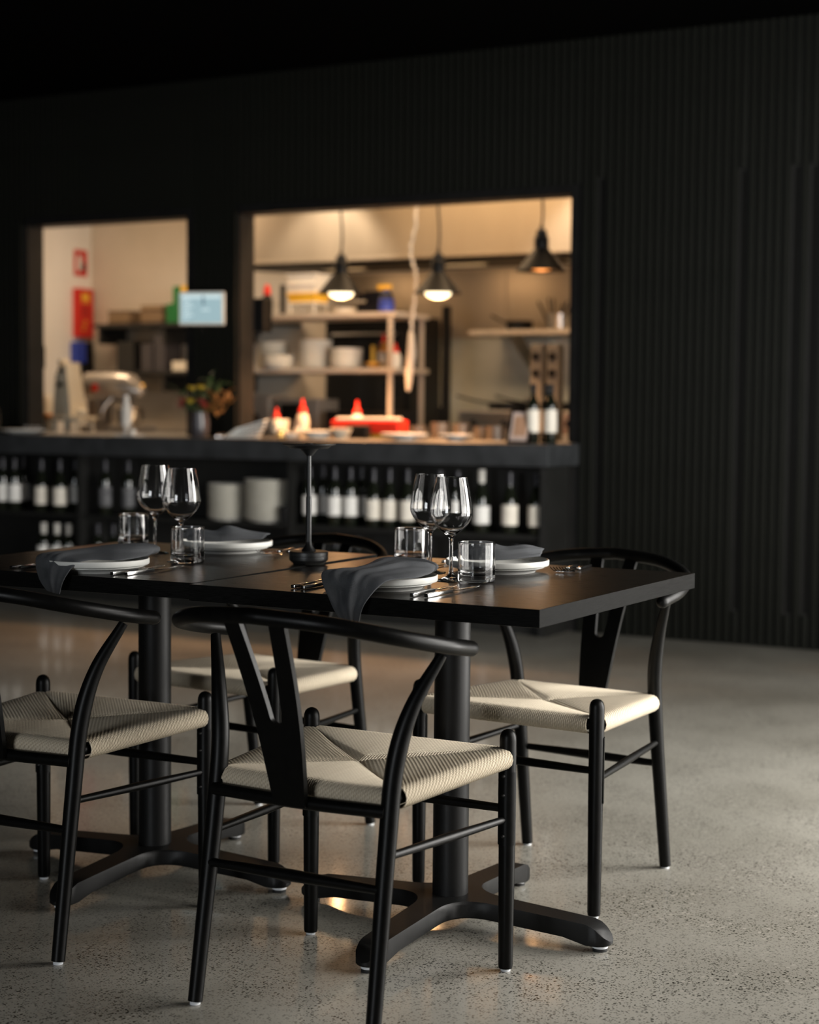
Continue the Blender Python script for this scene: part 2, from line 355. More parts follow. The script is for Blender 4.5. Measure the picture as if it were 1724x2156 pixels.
for i, (a, b, z) in enumerate(ys):
    wn = struct('window_%d' % (i+1), MB().box(WX+.02, a, z, WX+.07, a+.05, 2.25).box(WX+.02, b-.05, z, WX+.07, b, 2.25).box(WX+.02, a+.05, z, WX+.07, b-.05, z+.05)
        .box(WX+.02, a+.05, 2.20, WX+.07, b-.05, 2.25).box(WX+.02, (a+b)/2-.025, z+.05, WX+.07, (a+b)/2+.025, 2.20), BLACK)
# kitchen walls
struct('wall_kitchen_left', MB().box(XL-.1, YW+.14, 0, XL, YB, 2.74), PLASTW)
struct('wall_kitchen_back', MB().box(XL-.1, YB, 0, -1.9, YB+.1, 2.74), PLAST)
struct('wall_kitchen_right', MB().box(-2.0, YW+.14, 0, -1.9, YB, 2.74), PLASTW)

# slats: pitch 42 mm, a missing slat with a perforated metal strip in it every ninth on the right part
def slat_mesh(z0, z1):
    return MB().box(-.0135, -.026, z0, .0135, 0, z1, .002).mesh('slat', SLATM)
SM_full = slat_mesh(0.004, CZ-.002); SM_high = slat_mesh(ZO+.045, CZ-.002); SM_mid = slat_mesh(.95, CZ-.002)
SM_top = slat_mesh(2.25, CZ-.002); SM_foot = slat_mesh(.004, .16)
GAPS = (-3.153, -2.207, -2.446, -2.109)
x = -2.109 + .042*17; nsl = 0
while x > -8.6:
    nearest = min(GAPS, key=lambda g: abs(g-x))
    if OPEN[0][0]-.02 < x < OPEN[0][1]+.03 or OPEN[1][0]-.02 < x < OPEN[1][1]+.045: me = SM_high
    elif x < OPEN[1][1]: me = SM_mid
    else: me = SM_full
    if abs(nearest-x) < .0209:
        obj('slat', SM_top, SLATM, wall, loc=(x, YW-.0005, 0)); obj('slat', SM_foot, SLATM, wall, loc=(x, YW-.0005, 0))
        st = MB().box(x-.010, YW-.008, .17, x+.010, YW-.0005, 2.24)
        obj('metal_strip', st, WIRE, wall, 0)
        z = .3; pins = MB()
        while z < 2.2:
            pins.box(x-.004, YW-.0105, z, x+.004, YW-.008, z+.016); z += .05
        obj('strip_slots', pins, WIRE, wall, 0)['kind'] = 'stuff'
    else: obj('slat', me, SLATM, wall, loc=(x, YW-.0005, 0))
    x -= .042
# black trims round the openings
for i, (a, b) in enumerate(OPEN):
    t = MB().box(a-.0, YW-.03, ZO, b+.04, YW-.0005, ZO+.043).box(b, YW-.03, .95, b+.04, YW-.0005, ZO)
    struct('trim_%d' % (i+1), t, BLACK)

# ------------------------------------------------------------------ counter with wine shelves
YC = 7.297; ZT = .945
slab = MB().box(-9.19, YC, .838, -3.256, YW-.03, ZT, .003)
counter = obj('stone_worktop', slab, STONE, smooth=0); tag(counter, 'long charcoal stone worktop over the wine shelves', 'counter')
cab = thing('wine_shelf_unit', 'black open shelf unit full of wine bottles under the stone worktop', 'shelf', (-6, YC+.12, 0))
ox, oy = -6, YC+.12
def cb(name, x0, y0, z0, x1, y1, z1, m=BLACK): return obj(name, MB().box(x0-ox, y0-oy, z0, x1-ox, y1-oy, z1), m, cab, 0)
CABM = noise_var(mat('shelf_board', (.012, .012, .011), .5), (.010, .010, .009), (.015, .015, .014), 8)
Y0, Y1 = YC+.12, YW-.03
cb('end_panel', -3.345, Y0-.01, 0, -3.31, Y1, .837, CABM)
cb('back_panel', -9.19, Y1-.012, .1, -3.345, Y1, .837, CABM)
cb('shelf_board', -9.19, Y0+.012, .475, -3.345, Y1-.012, .495, CABM)
cb('bottom_board', -9.19, Y0+.012, .11, -3.345, Y1-.012, .13, CABM)
cb('plinth', -9.19, Y0+.05, 0, -3.345, Y0+.07, .11, CABM)
for xd in (-7.66, -6.241, -4.812): cb('divider', xd, Y0+.002, .11, xd+.025, Y1-.012, .837, CABM)

# ------------------------------------------------------------------ bottles
def bottle_prof(r, h, kind=0):
    if kind == 0: return [(0, 0), (r*.9, .0), (r, .006), (r, h*.62), (r*.93, h*.68), (r*.55, h*.76), (r*.40, h*.81), (r*.38, h*.97), (r*.43, h*.972), (r*.43, h), (0, h)]
    return [(0, 0), (r*.9, .0), (r, .006), (r, h*.50), (r*.9, h*.58), (r*.6, h*.70), (r*.42, h*.80), (r*.38, h*.97), (r*.43, h*.972), (r*.43, h), (0, h)]
def make_bottle(name, label, cat, r, h, kind, lab, z0, z1, foil, group=None, cap=.22):
    t = thing(name, label, cat, group=group)
    obj('bottle_body', MB().lathe(bottle_prof(r, h, kind), 24), BOT, t)
    lm = MB().lathe([(r+.0006, z0), (r+.0006, z1)], 24); lo = obj('paper_label', lm, lab, t)
    rr = r*.43
    obj('capsule', MB().lathe([(rr, h*(1-cap)), (rr+.0012, h*.97), (rr+.002, h*1.002), (0, h*1.004)], 20), foil, t)
    return t
BW = make_bottle('wine_bottle', 'x', 'bottle', .038, .305, 0, LABEL, .055, .155, FOIL)
BC = make_bottle('wine_bottle', 'x', 'bottle', .040, .305, 1, LABELC, .045, .145, FOIL)
BD = make_bottle('wine_bottle', 'x', 'bottle', .037, .31, 0, LABELB, .05, .16, FOIL)
BF = make_bottle('wine_bottle', 'x', 'bottle', .040, .315, 1, LABEL, .045, .135, FOILW)
BP = make_bottle('wine_bottle', 'x', 'bottle', .038, .30, 0, LABEL, .09, .17, FOILW, cap=.3)
zr = .4951; yb = 7.47
def bl(i): return ['leftmost', 'second'][i]
row = [(-6.838, BW, 'white-labelled wine bottle at the far left end of the upper wine shelf'),
 (-6.754, BW, 'white-labelled wine bottle second from the left on the upper wine shelf'),
 (-6.547, BC, 'cream-labelled wine bottle left of the last one before the first divider'),
 (-6.401, BC, 'cream-labelled wine bottle just left of the first shelf divider'),
 (-6.067, BD, 'dark-labelled wine bottle just right of the first shelf divider'),
 (-5.904, BD, 'dark-labelled wine bottle between its twin and the stacked white plates'),
 (-4.705, BW, 'white-labelled wine bottle directly behind the table lamp stem'),
 (-4.546, BW, 'white-labelled bottle, left of the touching pair right of the lamp stem'),
 (-4.456, BW, 'white-labelled bottle, right of the touching pair right of the lamp stem'),
 (-4.316, BC, 'cream-labelled wine bottle, left of the pair before the right wine glasses'),
 (-4.226, BC, 'cream-labelled wine bottle, right of the pair before the right wine glasses'),
 (-4.12, BC, 'cream-labelled wine bottle just left of the right-hand wine glasses'),
 (-3.925, BW, 'white-labelled wine bottle seen through the left one of the right wine glasses'),
 (-3.825, BW, 'white-labelled wine bottle seen through the bowl of the front wine glass'),
 (-3.689, BF, 'broad wine bottle with white capsule and low white label'),
 (-3.537, BC, 'cream-labelled wine bottle alone between the white-capped and the last bottle'),
 (-3.393, BC, 'cream-labelled wine bottle at the right end of the upper wine shelf')]
used = set()
def put(src, loc, rz, label, group):
    if src.name not in used:
        used.add(src.name); src.location = loc; src.rotation_euler = (0, 0, rz); src['label'] = label
        if group: src['group'] = group
        return src
    return dup(src, loc, rz, label, group)
for xb, src, lb in row: put(src, (xb, yb+random.uniform(-.01, .01), zr), random.uniform(0, 6), lb, 'wine bottles on the upper shelf')
for xb, lb in ((-6.788, 'white-labelled wine bottle in the rear row behind the two leftmost bottles'), (-6.39, 'wine bottle in the rear row half hidden just before the first divider'),
               (-4.693, 'wine bottle in the rear row just right of the lamp stem'), (-4.455, 'wine bottle in the rear row right of the touching white-labelled pair')):
    put(BW, (xb, 7.585, zr), random.uniform(0, 6), lb, 'wine bottles on the upper shelf')
low = [(-6.531, BP, 'white-capped bottle on the lower wine shelf, left of three'), (-6.431, BP, 'white-capped bottle on the lower wine shelf, middle of three'),
 (-6.342, BP, 'white-capped bottle on the lower wine shelf, right of three'), (-6.13, BD, 'dark bottle on the lower shelf, left of the two right of the first divider'),
 (-6.02, BD, 'dark bottle on the lower shelf, right of the two right of the first divider'), (-4.542, BD, 'dark bottle top on the lower shelf over the middle of the left back chair rail'),
 (-4.406, BD, 'dark bottle top on the lower shelf near the left back chair rail end'), (-3.99, BD, 'dark bottle on the lower shelf behind the rear right tumbler'),
 (-3.687, BD, 'dark bottle on the lower shelf below the white-capped bottle'), (-3.50, BD, 'dark bottle on the lower shelf nearest the right end panel')]
for xb, src, lb in low: put(src, (xb, yb, .1302), random.uniform(0, 6), lb, 'bottles on the lower wine shelf')

# stacks of plates and bowls on the shelf: every plate a thing
def dish_prof(r, h, foot=.6):
    return [(0, 0), (r*foot, 0), (r*foot, .003), (r*.86, h*.35), (r, h), (r-.003, h+.001), (r*.83, h*.5), (r*.4, .005), (0, .005)]
pm = MB().lathe(dish_prof(.118, .017, .7), 28).mesh('white_plate', OFFW)
bmh = MB().lathe(dish_prof(.142, .02, .7), 28).mesh('white_plate', OFFW)
ORD = 'first second third fourth fifth sixth seventh eighth ninth tenth eleventh twelfth thirteenth fourteenth fifteenth sixteenth seventeenth'.split()
def stack(me, n, x, y, z, dz, label, cat, group, name):
    for i in range(n):
        o = bpy.data.objects.new(name, me); C.objects.link(o)
        o.location = (x + random.uniform(-.002, .002), y + random.uniform(-.002, .002), z + i*dz)
        o.rotation_euler = (0, 0, random.uniform(0, 6))
        pos = 'topmost' if i == n-1 else 'bottom' if i == 0 else ORD[i] + ' from bottom'
        tag(o, pos + ' ' + label, cat, group)
stack(pm, 15, -5.27, 7.535, .4955, .0128, 'cream plate, shorter stack on wine shelf', 'plate', 'left stack of plates on the wine shelf', 'stacked_plate')
stack(bmh, 17, -5.005, 7.545, .4955, .0130, 'cream plate, taller stack on wine shelf', 'plate', 'right stack of plates on the wine shelf', 'stacked_plate')
cup = MB().lathe([(0, 0), (.028, 0), (.034, .09), (.031, .09), (.026, .006), (0, .006)], 20)
for i, dx in enumerate((0, .075)):
    tag(obj('black_cup', cup.mesh('black_cup', STEELBLK), STEELBLK, loc=(-4.90+.05+dx*.0+.0 if False else -4.845+0*dx, 7.45+dx, .4955+.0)), ('front' if i == 0 else 'rear')+' black cup right of the taller plate stack on the wine shelf', 'cup', 'black cups on the wine shelf')

# ------------------------------------------------------------------ chairs
RAIL = [(.268, -.02, .676), (.268, -.12, .693), (.232, -.228, .717), (.133, -.305, .741), (0, -.335, .751)]
LEGP = [(.191, -.235, .006), (.189, -.208, .17), (.187, -.181, .335), (.189, -.159, .475), (.209, -.135, .578), (.247, -.093, .672)]
def make_chair(label):
    t = thing('wishbone_chair', label, 'chair', group='black wishbone chairs at the dining tables')
    half = spline(RAIL, 8); full = half + [Vector((-p.x, p.y, p.z)) for p in half[::-1][1:]]
    obj('top_rail', MB().tube(full, .0148, 18, round_cap=2), CHAIR, t)
    lp = spline(LEGP, 8)
    for s in (1, -1):
        P = [Vector((s*p.x, p.y, p.z)) for p in lp]; n = len(P)-1
        R = []
        for p in P:
            z = p.z
            R.append(.0138+.0034*min(1, z/.4) if z < .5 else .0172-.0075*((z-.5)/.17)**1.3)
        lg = obj('rear_leg', MB().tube(P, R, 18), CHAIR, t)
        obj('foot_glide', MB().cyl(.010, .0003, .007, (s*.191, -.235, 0), 16), PAD, lg)
        fx = s*.228
        L = MB().lathe([(0, .006), (.0135, .006), (.0145, .012), (.0165, .25), (.0168, .462), (.0160, .470), (.0135, .477), (.009, .4815), (.004, .4835), (0, .484)], 22, (fx, .225, 0))
        lg2 = obj('front_leg', L, CHAIR, t)
        obj('foot_glide', MB().cyl(.010, .0003, .007, (fx, .225, 0), 16), PAD, lg2)
        # bracket half sleeve with studs on the side facing the other pair of legs
        for (bx, by, sg, z0, z1, nm, zs) in ((fx, .225, -1, .255, .40, lg2, (.274, .355, .393)), (s*.189, -.205, 1, .255, .385, lg, (.275, .34, .37))):
            arc = [(bx + .0185*math.cos(a), by + sg*.0185*math.sin(a)) for a in [PI*k/10 for k in range(11)]]
            m_ = MB(); m_.grid([[(x_, y_, z_) for x_, y_ in arc] for z_ in (z0, z0+.004, z1)])
            inner = [(bx + .0160*math.cos(a), by + sg*.0160*math.sin(a)) for a in [PI*k/10 for k in range(11)]]
            m_.grid([[(x_, y_, z0) for x_, y_ in inner], [(x_, y_, z0) for x_, y_ in arc]])
            if by > 0: obj('bracket', m_, CHAIR, nm)
            for z_ in zs:
                st = MB()
                st.tube([(bx, by+sg*.016, z_), (bx, by+sg*.0205, z_)], [.0042, .0036], 10, round_cap=1)
                obj('stud', st, STEELBLK, nm)
    # stretchers
    obj('rear_seat_bar', MB().tube(spline([(-.185, -.183, .398), (0, -.19, .396), (.185, -.183, .398)], 4), .0125, 14), CHAIR, t)
    obj('rear_stretcher', MB().tube([(-.188, -.20, .262), (0, -.20, .262), (.188, -.20, .262)], [.008, .0115, .008], 14), CHAIR, t)
    obj('front_stretcher', MB().tube([(-.228, .225, .325), (0, .225, .325), (.228, .225, .325)], [.008, .0105, .008], 14), CHAIR, t)
    for s in (1, -1):
        obj('side_stretcher', MB().tube([(s*.228, .225, .305), (s*.207, .02, .311), (s*.187, -.19, .318)], [.007, .0092, .007], 14), CHAIR, t)
    # splat: a flat Y plate with a rounded slot, leaning back from the seat bar to the rail
    zb, zt = .392, .738; yb_, yt_ = -.205, -.322
    out = []
    for k in range(13):
        u = k/12; z = lerp(zb, zt, u); out.append((lerp(.033, .063, u**.9) + (.0), z))
    zc = .548
    inn = [(0, zc)]
    for k in range(1, 7):
        a = PI/2*k/6; inn.append((.0125*math.sin(a), zc + .0125*(1-math.cos(a))))
    for k in range(1, 8):
        u = k/7; z = lerp(zc+.0125, zt, u); inn.append((lerp(.0125, .031, u), z))
    def yy(z): u = (z-zb)/(zt-zb); return lerp(yb_, yt_, u) - .012*math.sin(PI*u)*(-1)
    sm = MB()
    def half_w(z): return lerp(.033, .063, ((z-zb)/(zt-zb))**.9)
    def slot_w(z):
        if z <= zc: return 0
        if z < zc+.0125: return math.sqrt(max(0, .0125**2 - (zc+.0125-z)**2))
        return lerp(.0125, .031, (z-zc-.0125)/(zt-zc-.0125))
    zs = [lerp(zb, zc, k/6) for k in range(7)] + [zc+.0125*(1-math.cos(PI/2*k/6)) for k in range(1, 7)] + [lerp(zc+.0125, zt, k/8) for k in range(1, 9)]
    for s in (1, -1):
        loop = []
        for z in zs:
            y_ = yy(z); a_, b__ = slot_w(z), half_w(z)
            loop.append([(s*a_, y_+.006, z), (s*b__, y_+.006, z), (s*b__, y_-.006, z), (s*a_, y_-.006, z), (s*a_, y_+.006, z)])
        sm.grid(loop)
    obj('splat', sm, CHAIR, t, 30)
    # woven paper cord seat: every cord is a ridge, wrapped round its rail and run in to the seam
    Cc = Vector((0, .035, 0)); cr_ = .0192
    cs = [Vector((.212, .225, 0)), Vector((.176, -.158, 0)), Vector((-.176, -.158, 0)), Vector((-.212, .225, 0))]
    rails = [(cs[3], cs[0], 'front'), (cs[0] + Vector((.014, -.011, 0)), cs[1] + Vector((.012, .012, 0)), 'side'), (cs[1], cs[2], 'back'), (cs[2] + Vector((-.012, .012, 0)), cs[3] + Vector((-.014, -.011, 0)), 'side')]
    seat = MB(); seat.uv = []
    def zr_(p): return .4125 + .018*(p.y+.16)/.385*.55 + .004   # rail axis height (front a little higher)
    zc_ = .432
    fr_ = MB()
    for A, B, kind in rails:
        A = A.copy(); B = B.copy(); d = (B-A); Ln = d.length; d = d/Ln; nrm = Vector((d.y, -d.x, 0))
        if nrm.dot((A+B)/2 - Cc) < 0: nrm = -nrm
        c = (Cc-A).dot(d)/Ln; depth = abs((A-Cc).dot(nrm))
        nc = max(20, int(Ln/.0046)); sub = 4; rows = []
        for i in range(nc*sub+1):
            s_ = i/(nc*sub); ridge = abs(math.sin(PI*nc*s_)); lift = .0017*(ridge**.7)
            P0 = A + d*(Ln*s_); zz = zr_(P0); dep = depth*(s_/c if s_ < c else (1-s_)/(1-c)); dep += .016*(1-dep/depth)
            prof = []
            for a in (-115, -90, -60, -30, 0, 25, 50, 70, 90):
                ar = math.radians(a); rr = cr_ + lift
                prof.append(P0 + nrm*(rr*math.cos(ar)) + Vector((0, 0, zz + rr*math.sin(ar))))
            ztop = zz + cr_
            K = 7
            for k in range(1, K+1):
                u = k/K; dd = dep*u
                # top runs inwards with a soft sag towards the seat centre
                tt = dd/depth
                z_ = lerp(ztop, zc_, min(1, tt)**.8) + .0035*math.sin(PI*min(1, u))*(dep/depth)
                seam = .005 if k == K else 0
                prof.append(P0 - nrm*dd + Vector((0, 0, z_ + lift - seam)))
            rows.append(prof)
        base = len(seat.v); seat.grid(rows)
        for i, r_ in enumerate(rows):
            L_ = 0
            for j, p in enumerate(r_):
                if j: L_ += (p - r_[j-1]).length
                seat.uv.append((i/sub, L_))
        fr_.tube([A - d*.012 + Vector((0, 0, zr_(A))), B + d*.012 + Vector((0, 0, zr_(B)))], .0125, 12)
    obj('seat', seat, ROPE, t, 0 or 60, label='woven natural paper cord seat')
    obj('seat_frame', fr_, CHAIR, t)
    # closed underside of the weave
    return t
chair = make_chair('black wishbone chair in the foreground, back to camera, before the right table')
chair.location = (-1.618, 2.716, 0); chair.rotation_euler = (0, 0, -.003)
dup(chair, (-2.374, 2.757, 0), .023, 'black wishbone chair cut off by the left picture edge, back to camera')
dup(chair, (-2.416, 3.594, 0), 3.054, 'black wishbone chair at the far side of the left table, facing camera')
dup(chair, (-1.582, 3.590, 0), 3.071, 'black wishbone chair at the far side of the right table, facing camera')

# ------------------------------------------------------------------ tables
def make_table(label, W, D, loc, rz, brz):
    t = thing('dining_table', label, 'table', loc, rz, 'square pedestal dining tables')
    T = .034; z1 = .75
    me = MB().box(-W/2, -D/2, z1-T, W/2, D/2, z1, .0012).mesh('tabletop', TOP, 0)
    me.materials.append(EDGE)
    for p in me.polygons:
        if abs(p.normal.z) < .5: p.material_index = 1
    obj('tabletop', me, TOP, t)
    obj('mounting_plate', MB().box(-.2, -.2, z1-T-.006, .2, .2, z1-T, .001), STEELBLK, t, 0)
    obj('column', MB().lathe([(0, .05), (.0385, .05), (.0385, z1-T-.006), (0, z1-T-.006)], 40), STEELBLK, t)
    # cross base: four arms with concave webs
    hw, R, fil = .032, .375, .085
    out = []
    for q in range(4):
        a = q*PI/2; ca, sa = math.cos(a), math.sin(a)
        pts = []
        c = (hw+fil, -(hw+fil))
        # arc from the previous arm to this one
        for k in range(9):
            th = PI - (PI/2)*k/8
            pts.append((c[0] + fil*math.cos(th), c[1] + fil*math.sin(th)))
        for xx in (.16, .22, .28, .33): pts.append((xx, -hw+ (xx-.1)*.02))
        for k in range(9):
            th = -PI/2 + PI*k/8; pts.append((R-.03 + .03*math.cos(th), .0275*math.sin(th)))
        for xx in (.33, .28, .22, .16): pts.append((xx, hw-(xx-.1)*.02))
        for x_, y_ in pts: out.append((x_*ca - y_*sa, x_*sa + y_*ca))
    def top(r):
        z = .072 if r < .06 else .072 - .014*min(1, (r-.06)/.27)
        if r > .325: z -= .030*((r-.325)/.05)**2
        return z
    def bot(r):
        if r < .30: return top(r) - .036
        return max(.014, top(min(r, .325)) - .036 - (.012 if r > .305 else 0))
    nn = len(out); bm = bmesh.new()
    rings = []
    for lev in range(4):
        ring = []
        for x_, y_ in out:
            r = math.hypot(x_, y_); f = 1 - (.0045/r if lev in (0, 3) else 0)
            z = (bot(r), bot(r)+.004, top(r)-.005, top(r))[lev]; ring.append(bm.verts.new((x_*f, y_*f, z)))
        rings.append(ring)
    for a, b in zip(rings, rings[1:]):
        for i in range(nn): j = (i+1) % nn; bm.faces.new((a[i], a[j], b[j], b[i]))
    # caps: strip quads per arm from paired outline points, centre fan
    for ring, lev in ((rings[0], 0), (rings[3], 3)):
        per = nn//4; cen = []
        for q in range(4):
            r_ = ring[q*per:(q+1)*per]
            # pair lower side (0..12) with the upper side: next arm's arc start mirrored
            nxt = ring[((q+1) % 4)*per:((q+1) % 4)*per+9]
            side1 = r_[4:9] + r_[9:13]; side2 = nxt[:5][::-1] + r_[22:26][::-1]
            side1 += r_[13:18]; side2 += r_[17:22][::-1]
            for i in range(len(side1)-1):
                vs = [side1[i], side1[i+1], side2[i+1], side2[i]]
                vs = list(dict.fromkeys(vs))
                if len(vs) > 2:
                    try: bm.faces.new(vs if lev == 3 else vs[::-1])
                    except ValueError: pass
            cen.append(ring[q*per+4])
        bm.faces.new(cen if lev == 3 else cen[::-1])
    bm.verts.index_update(); b_ = MB(); b_.v = [v.co[:] for v in bm.verts]; b_.f = [tuple(v.index for v in f.verts) for f in bm.faces]; bm.free()
    base = obj('cross_base', b_, STEELBLK, t, 40); base.rotation_euler = (0, 0, brz-rz)
    for q in range(4):
        a = q*PI/2; px, py = .348*math.cos(a), .348*math.sin(a)
        p = MB().cyl(.0165, .007, .0145, (px, py, 0), 20); obj('white_foot_pad', p, PAD, base)
        obj('rubber_foot', MB().cyl(.0155, .0003, .007, (px, py, 0), 20), RUB, base)
    return t
make_table('dark wood-topped pedestal table on the right, its corner pointing to camera', .786, .815, (-1.622, 3.150, 0), -.012, .0)
make_table('dark wood-topped pedestal table on the left, cut off by the picture edge', .765, .80, (-2.421, 3.158, 0), .030, .03)

# ------------------------------------------------------------------ tableware
TZ = .7503
wine_raw = [(0, 0), (.0315, 0), (.034, .0012), (.033, .0022), (.020, .0045), (.008, .010), (.0044, .018), (.0040, .05), (.0042, .080), (.0062, .090),
  (.012, .0965), (.024, .106), (.036, .119), (.0435, .133), (.0450, .143), (.0440, .156), (.0405, .180), (.0365, .200), (.0330, .2158), (.0328, .2168), (.0324, .2173),
  (.0320, .2168), (.0319, .2158), (.0355, .200), (.0395, .180), (.0430, .156), (.0440, .143), (.0425, .1337), (.035, .120), (.0235, .108), (.011, .1005), (0, .0990)]
wine_prof = [(max(0, p.x), p.y) for p in spline([(a_, b_, 0) for a_, b_ in wine_raw], 3)]; wine_prof[0] = (0, 0); wine_prof[-1] = (0, .0990)
wine_me = MB().lathe(wine_prof, 64).mesh('wine_glass', GLASS, 60)
tum_prof = [(0, .0015), (.020, .0012), (.026, .0), (.034, .0), (.0365, .0008), (.0380, .0022), (.0388, .0045), (.0390, .0075), (.0390, .012), (.0390, .030), (.0390, .055), (.0390, .078), (.0390, .0825), (.0388, .0838), (.0384, .0843), (.0380, .0838), (.0377, .0825), (.0375, .076), (.0374, .055), (.0372, .036), (.0371, .029), (.0365, .0225), (.0350, .0185), (.0320, .0160), (.026, .0147), (.016, .0140), (0, .0138)]
tum_me = MB().lathe(tum_prof, 56).mesh('tumbler', GLASS, 60)
def glass(me, name, loc, label, cat, group):
    o = bpy.data.objects.new(name, me); C.objects.link(o); o.location = loc; tag(o, label, cat, group); return o
G1 = 'stemmed wine glasses on the tables'; G2 = 'short water tumblers on the tables'
glass(wine_me, 'wine_glass', (-1.608, 3.112, TZ), 'wine glass right in front on the right table, overlapping its twin', 'wine glass', G1)
glass(wine_me, 'wine_glass', (-1.722, 3.232, TZ), 'wine glass behind and left of the front one on the right table', 'wine glass', G1)
glass(wine_me, 'wine_glass', (-2.337, 3.150, TZ), 'right and nearer wine glass of the pair on the left table', 'wine glass', G1)
glass(wine_me, 'wine_glass', (-2.513, 3.280, TZ), 'left and farther wine glass of the pair on the left table', 'wine glass', G1)
glass(tum_me, 'tumbler', (-1.547, 3.110, TZ), 'short clear tumbler nearest the table corner, right of the front wine glass', 'tumbler', G2)
glass(tum_me, 'tumbler', (-1.855, 3.385, TZ), 'short clear tumbler behind, left of the right table wine glasses', 'tumbler', G2)
glass(tum_me, 'tumbler', (-2.301, 3.125, TZ), 'short clear tumbler at the front of the left table, right of its wine glasses', 'tumbler', G2)
glass(tum_me, 'tumbler', (-2.690, 3.420, TZ), 'short clear tumbler at the back of the left table, left of its wine glasses', 'tumbler', G2)
pl_prof = [(0, .003), (.078, .003), (.080, 0), (.084, 0), (.086, .004), (.100, .009), (.1045, .0105), (.1045, .0125), (.1135, .0145), (.1150, .0165), (.1150, .0265), (.1135, .0275), (.1118, .0265), (.1105, .019), (.104, .0155), (.07, .011), (0, .010)]
pl_me = MB().lathe(pl_prof, 72).mesh('dinner_plate', PLATE, 50)
PLS = {'a': (-1.659, 2.903), 'b': (-2.359, 2.870), 'c': (-2.408, 3.433), 'd': (-1.612, 3.345)}
for k, lb in (('a', 'white rimmed plate at the front of the right table under a draped napkin'), ('b', 'white rimmed plate at the front of the left table under a draped napkin'),
              ('c', 'white rimmed plate at the back of the left table left of the lamp'), ('d', 'white rimmed plate at the back of the right table beside two forks')):
    o = bpy.data.objects.new('dinner_plate', pl_me); C.objects.link(o); o.location = (*PLS[k], TZ); tag(o, lb, 'plate', 'dinner plates on the tables')

def napkin(Ls, Rs, label, seed, amp=.004, folds=2.5, tail=True):
    rnd = random.Random(seed)
    L = spline(Ls, 6); R = spline(Rs, 6); rows = []; uv = []; nv = 22
    for i, (a, b) in enumerate(zip(L, R)):
        r = []
        u = i/(len(L)-1)
        for j in range(nv+1):
            v = j/nv; p = a.lerp(b, v)
            width = (b-a).length
            A_ = amp*min(1, width/.08)*math.sin(PI*min(1, max(0, v*1.0)))
            ph = folds*2*PI*v + 2.2*u*math.sin(3*u+seed) + seed
            up_ = A_*(math.sin(ph)*.7 + .5*math.sin(ph*2.3+1+seed))
            bul = .007*math.sin(PI*v)**.8*math.sin(PI*min(1, u*1.1))
            if p.z < .765: p = p + Vector((0, -up_*.8-.002, 0))
            else: p = p + Vector((0, 0, abs(up_)*.9 + bul))
            r.append(p); uv.append((u*2.2, v*1.0))
        rows.append(r)
    m_ = MB(); m_.uv = uv; m_.grid(rows)
    o = obj('linen_napkin', m_, CLOTH, None, 180)
    s_ = o.modifiers.new('solid', 'SOLIDIFY'); s_.thickness = .0022; s_.offset = 1
    b_ = o.modifiers.new('sub', 'SUBSURF'); b_.levels = 1; b_.render_levels = 1
    tag(o, label, 'napkin', 'grey linen napkins on the plates'); return o
napkin([(-1.640, 2.722, .702), (-1.667, 2.722, .742), (-1.742, 2.812, .7825), (-1.708, 2.855, .787), (-1.694, 2.905, .793), (-1.690, 2.960, .803), (-1.640, 2.965, .805), (-1.592, 2.962, .803), (-1.556, 2.952, .796), (-1.560, 2.940, .786), (-1.60, 2.925, .781)],
       [(-1.602, 2.722, .700), (-1.590, 2.724, .738), (-1.578, 2.768, .773), (-1.566, 2.795, .780), (-1.554, 2.810, .781), (-1.542, 2.838, .781), (-1.545, 2.873, .782), (-1.548, 2.908, .784), (-1.556, 2.932, .788), (-1.566, 2.915, .782), (-1.60, 2.895, .780)],
       'dark grey linen napkin draped over the front right table edge', 1.3, .0085, 1.7)
napkin([(-2.380, 2.735, .716), (-2.405, 2.735, .745), (-2.460, 2.792, .7825), (-2.448, 2.86, .786), (-2.428, 2.915, .790), (-2.385, 2.945, .798), (-2.332, 2.955, .802), (-2.296, 2.972, .803), (-2.262, 2.968, .797), (-2.265, 2.955, .787), (-2.30, 2.94, .781)],
       [(-2.346, 2.735, .710), (-2.336, 2.738, .742), (-2.326, 2.762, .772), (-2.312, 2.785, .780), (-2.29, 2.80, .781), (-2.255, 2.812, .781), (-2.245, 2.85, .782), (-2.248, 2.895, .784), (-2.258, 2.935, .788), (-2.268, 2.92, .782), (-2.30, 2.90, .780)],
       'dark grey linen napkin draped over the front edge of the left table', 2.4, .0065, 1.5)
napkin([(-2.505, 3.345, .785), (-2.455, 3.375, .806), (-2.42, 3.39, .800), (-2.385, 3.40, .818), (-2.34, 3.43, .806), (-2.290, 3.455, .799)],
       [(-2.455, 3.335, .779), (-2.415, 3.340, .780), (-2.375, 3.355, .781), (-2.345, 3.375, .783), (-2.315, 3.40, .786), (-2.290, 3.42, .788)],
       'dark grey napkin folded on the back plate of the left table', 3.1, .012, 1.6)
napkin([(-1.705, 3.275, .785), (-1.665, 3.300, .806), (-1.625, 3.315, .812), (-1.590, 3.330, .803), (-1.550, 3.355, .810), (-1.516, 3.385, .801)],
       [(-1.655, 3.248, .779), (-1.615, 3.246, .780), (-1.580, 3.262, .781), (-1.550, 3.285, .783), (-1.525, 3.315, .786), (-1.508, 3.345, .788)],
       'dark grey napkin folded on the back plate of the right table', 4.2, .012, 1.6)

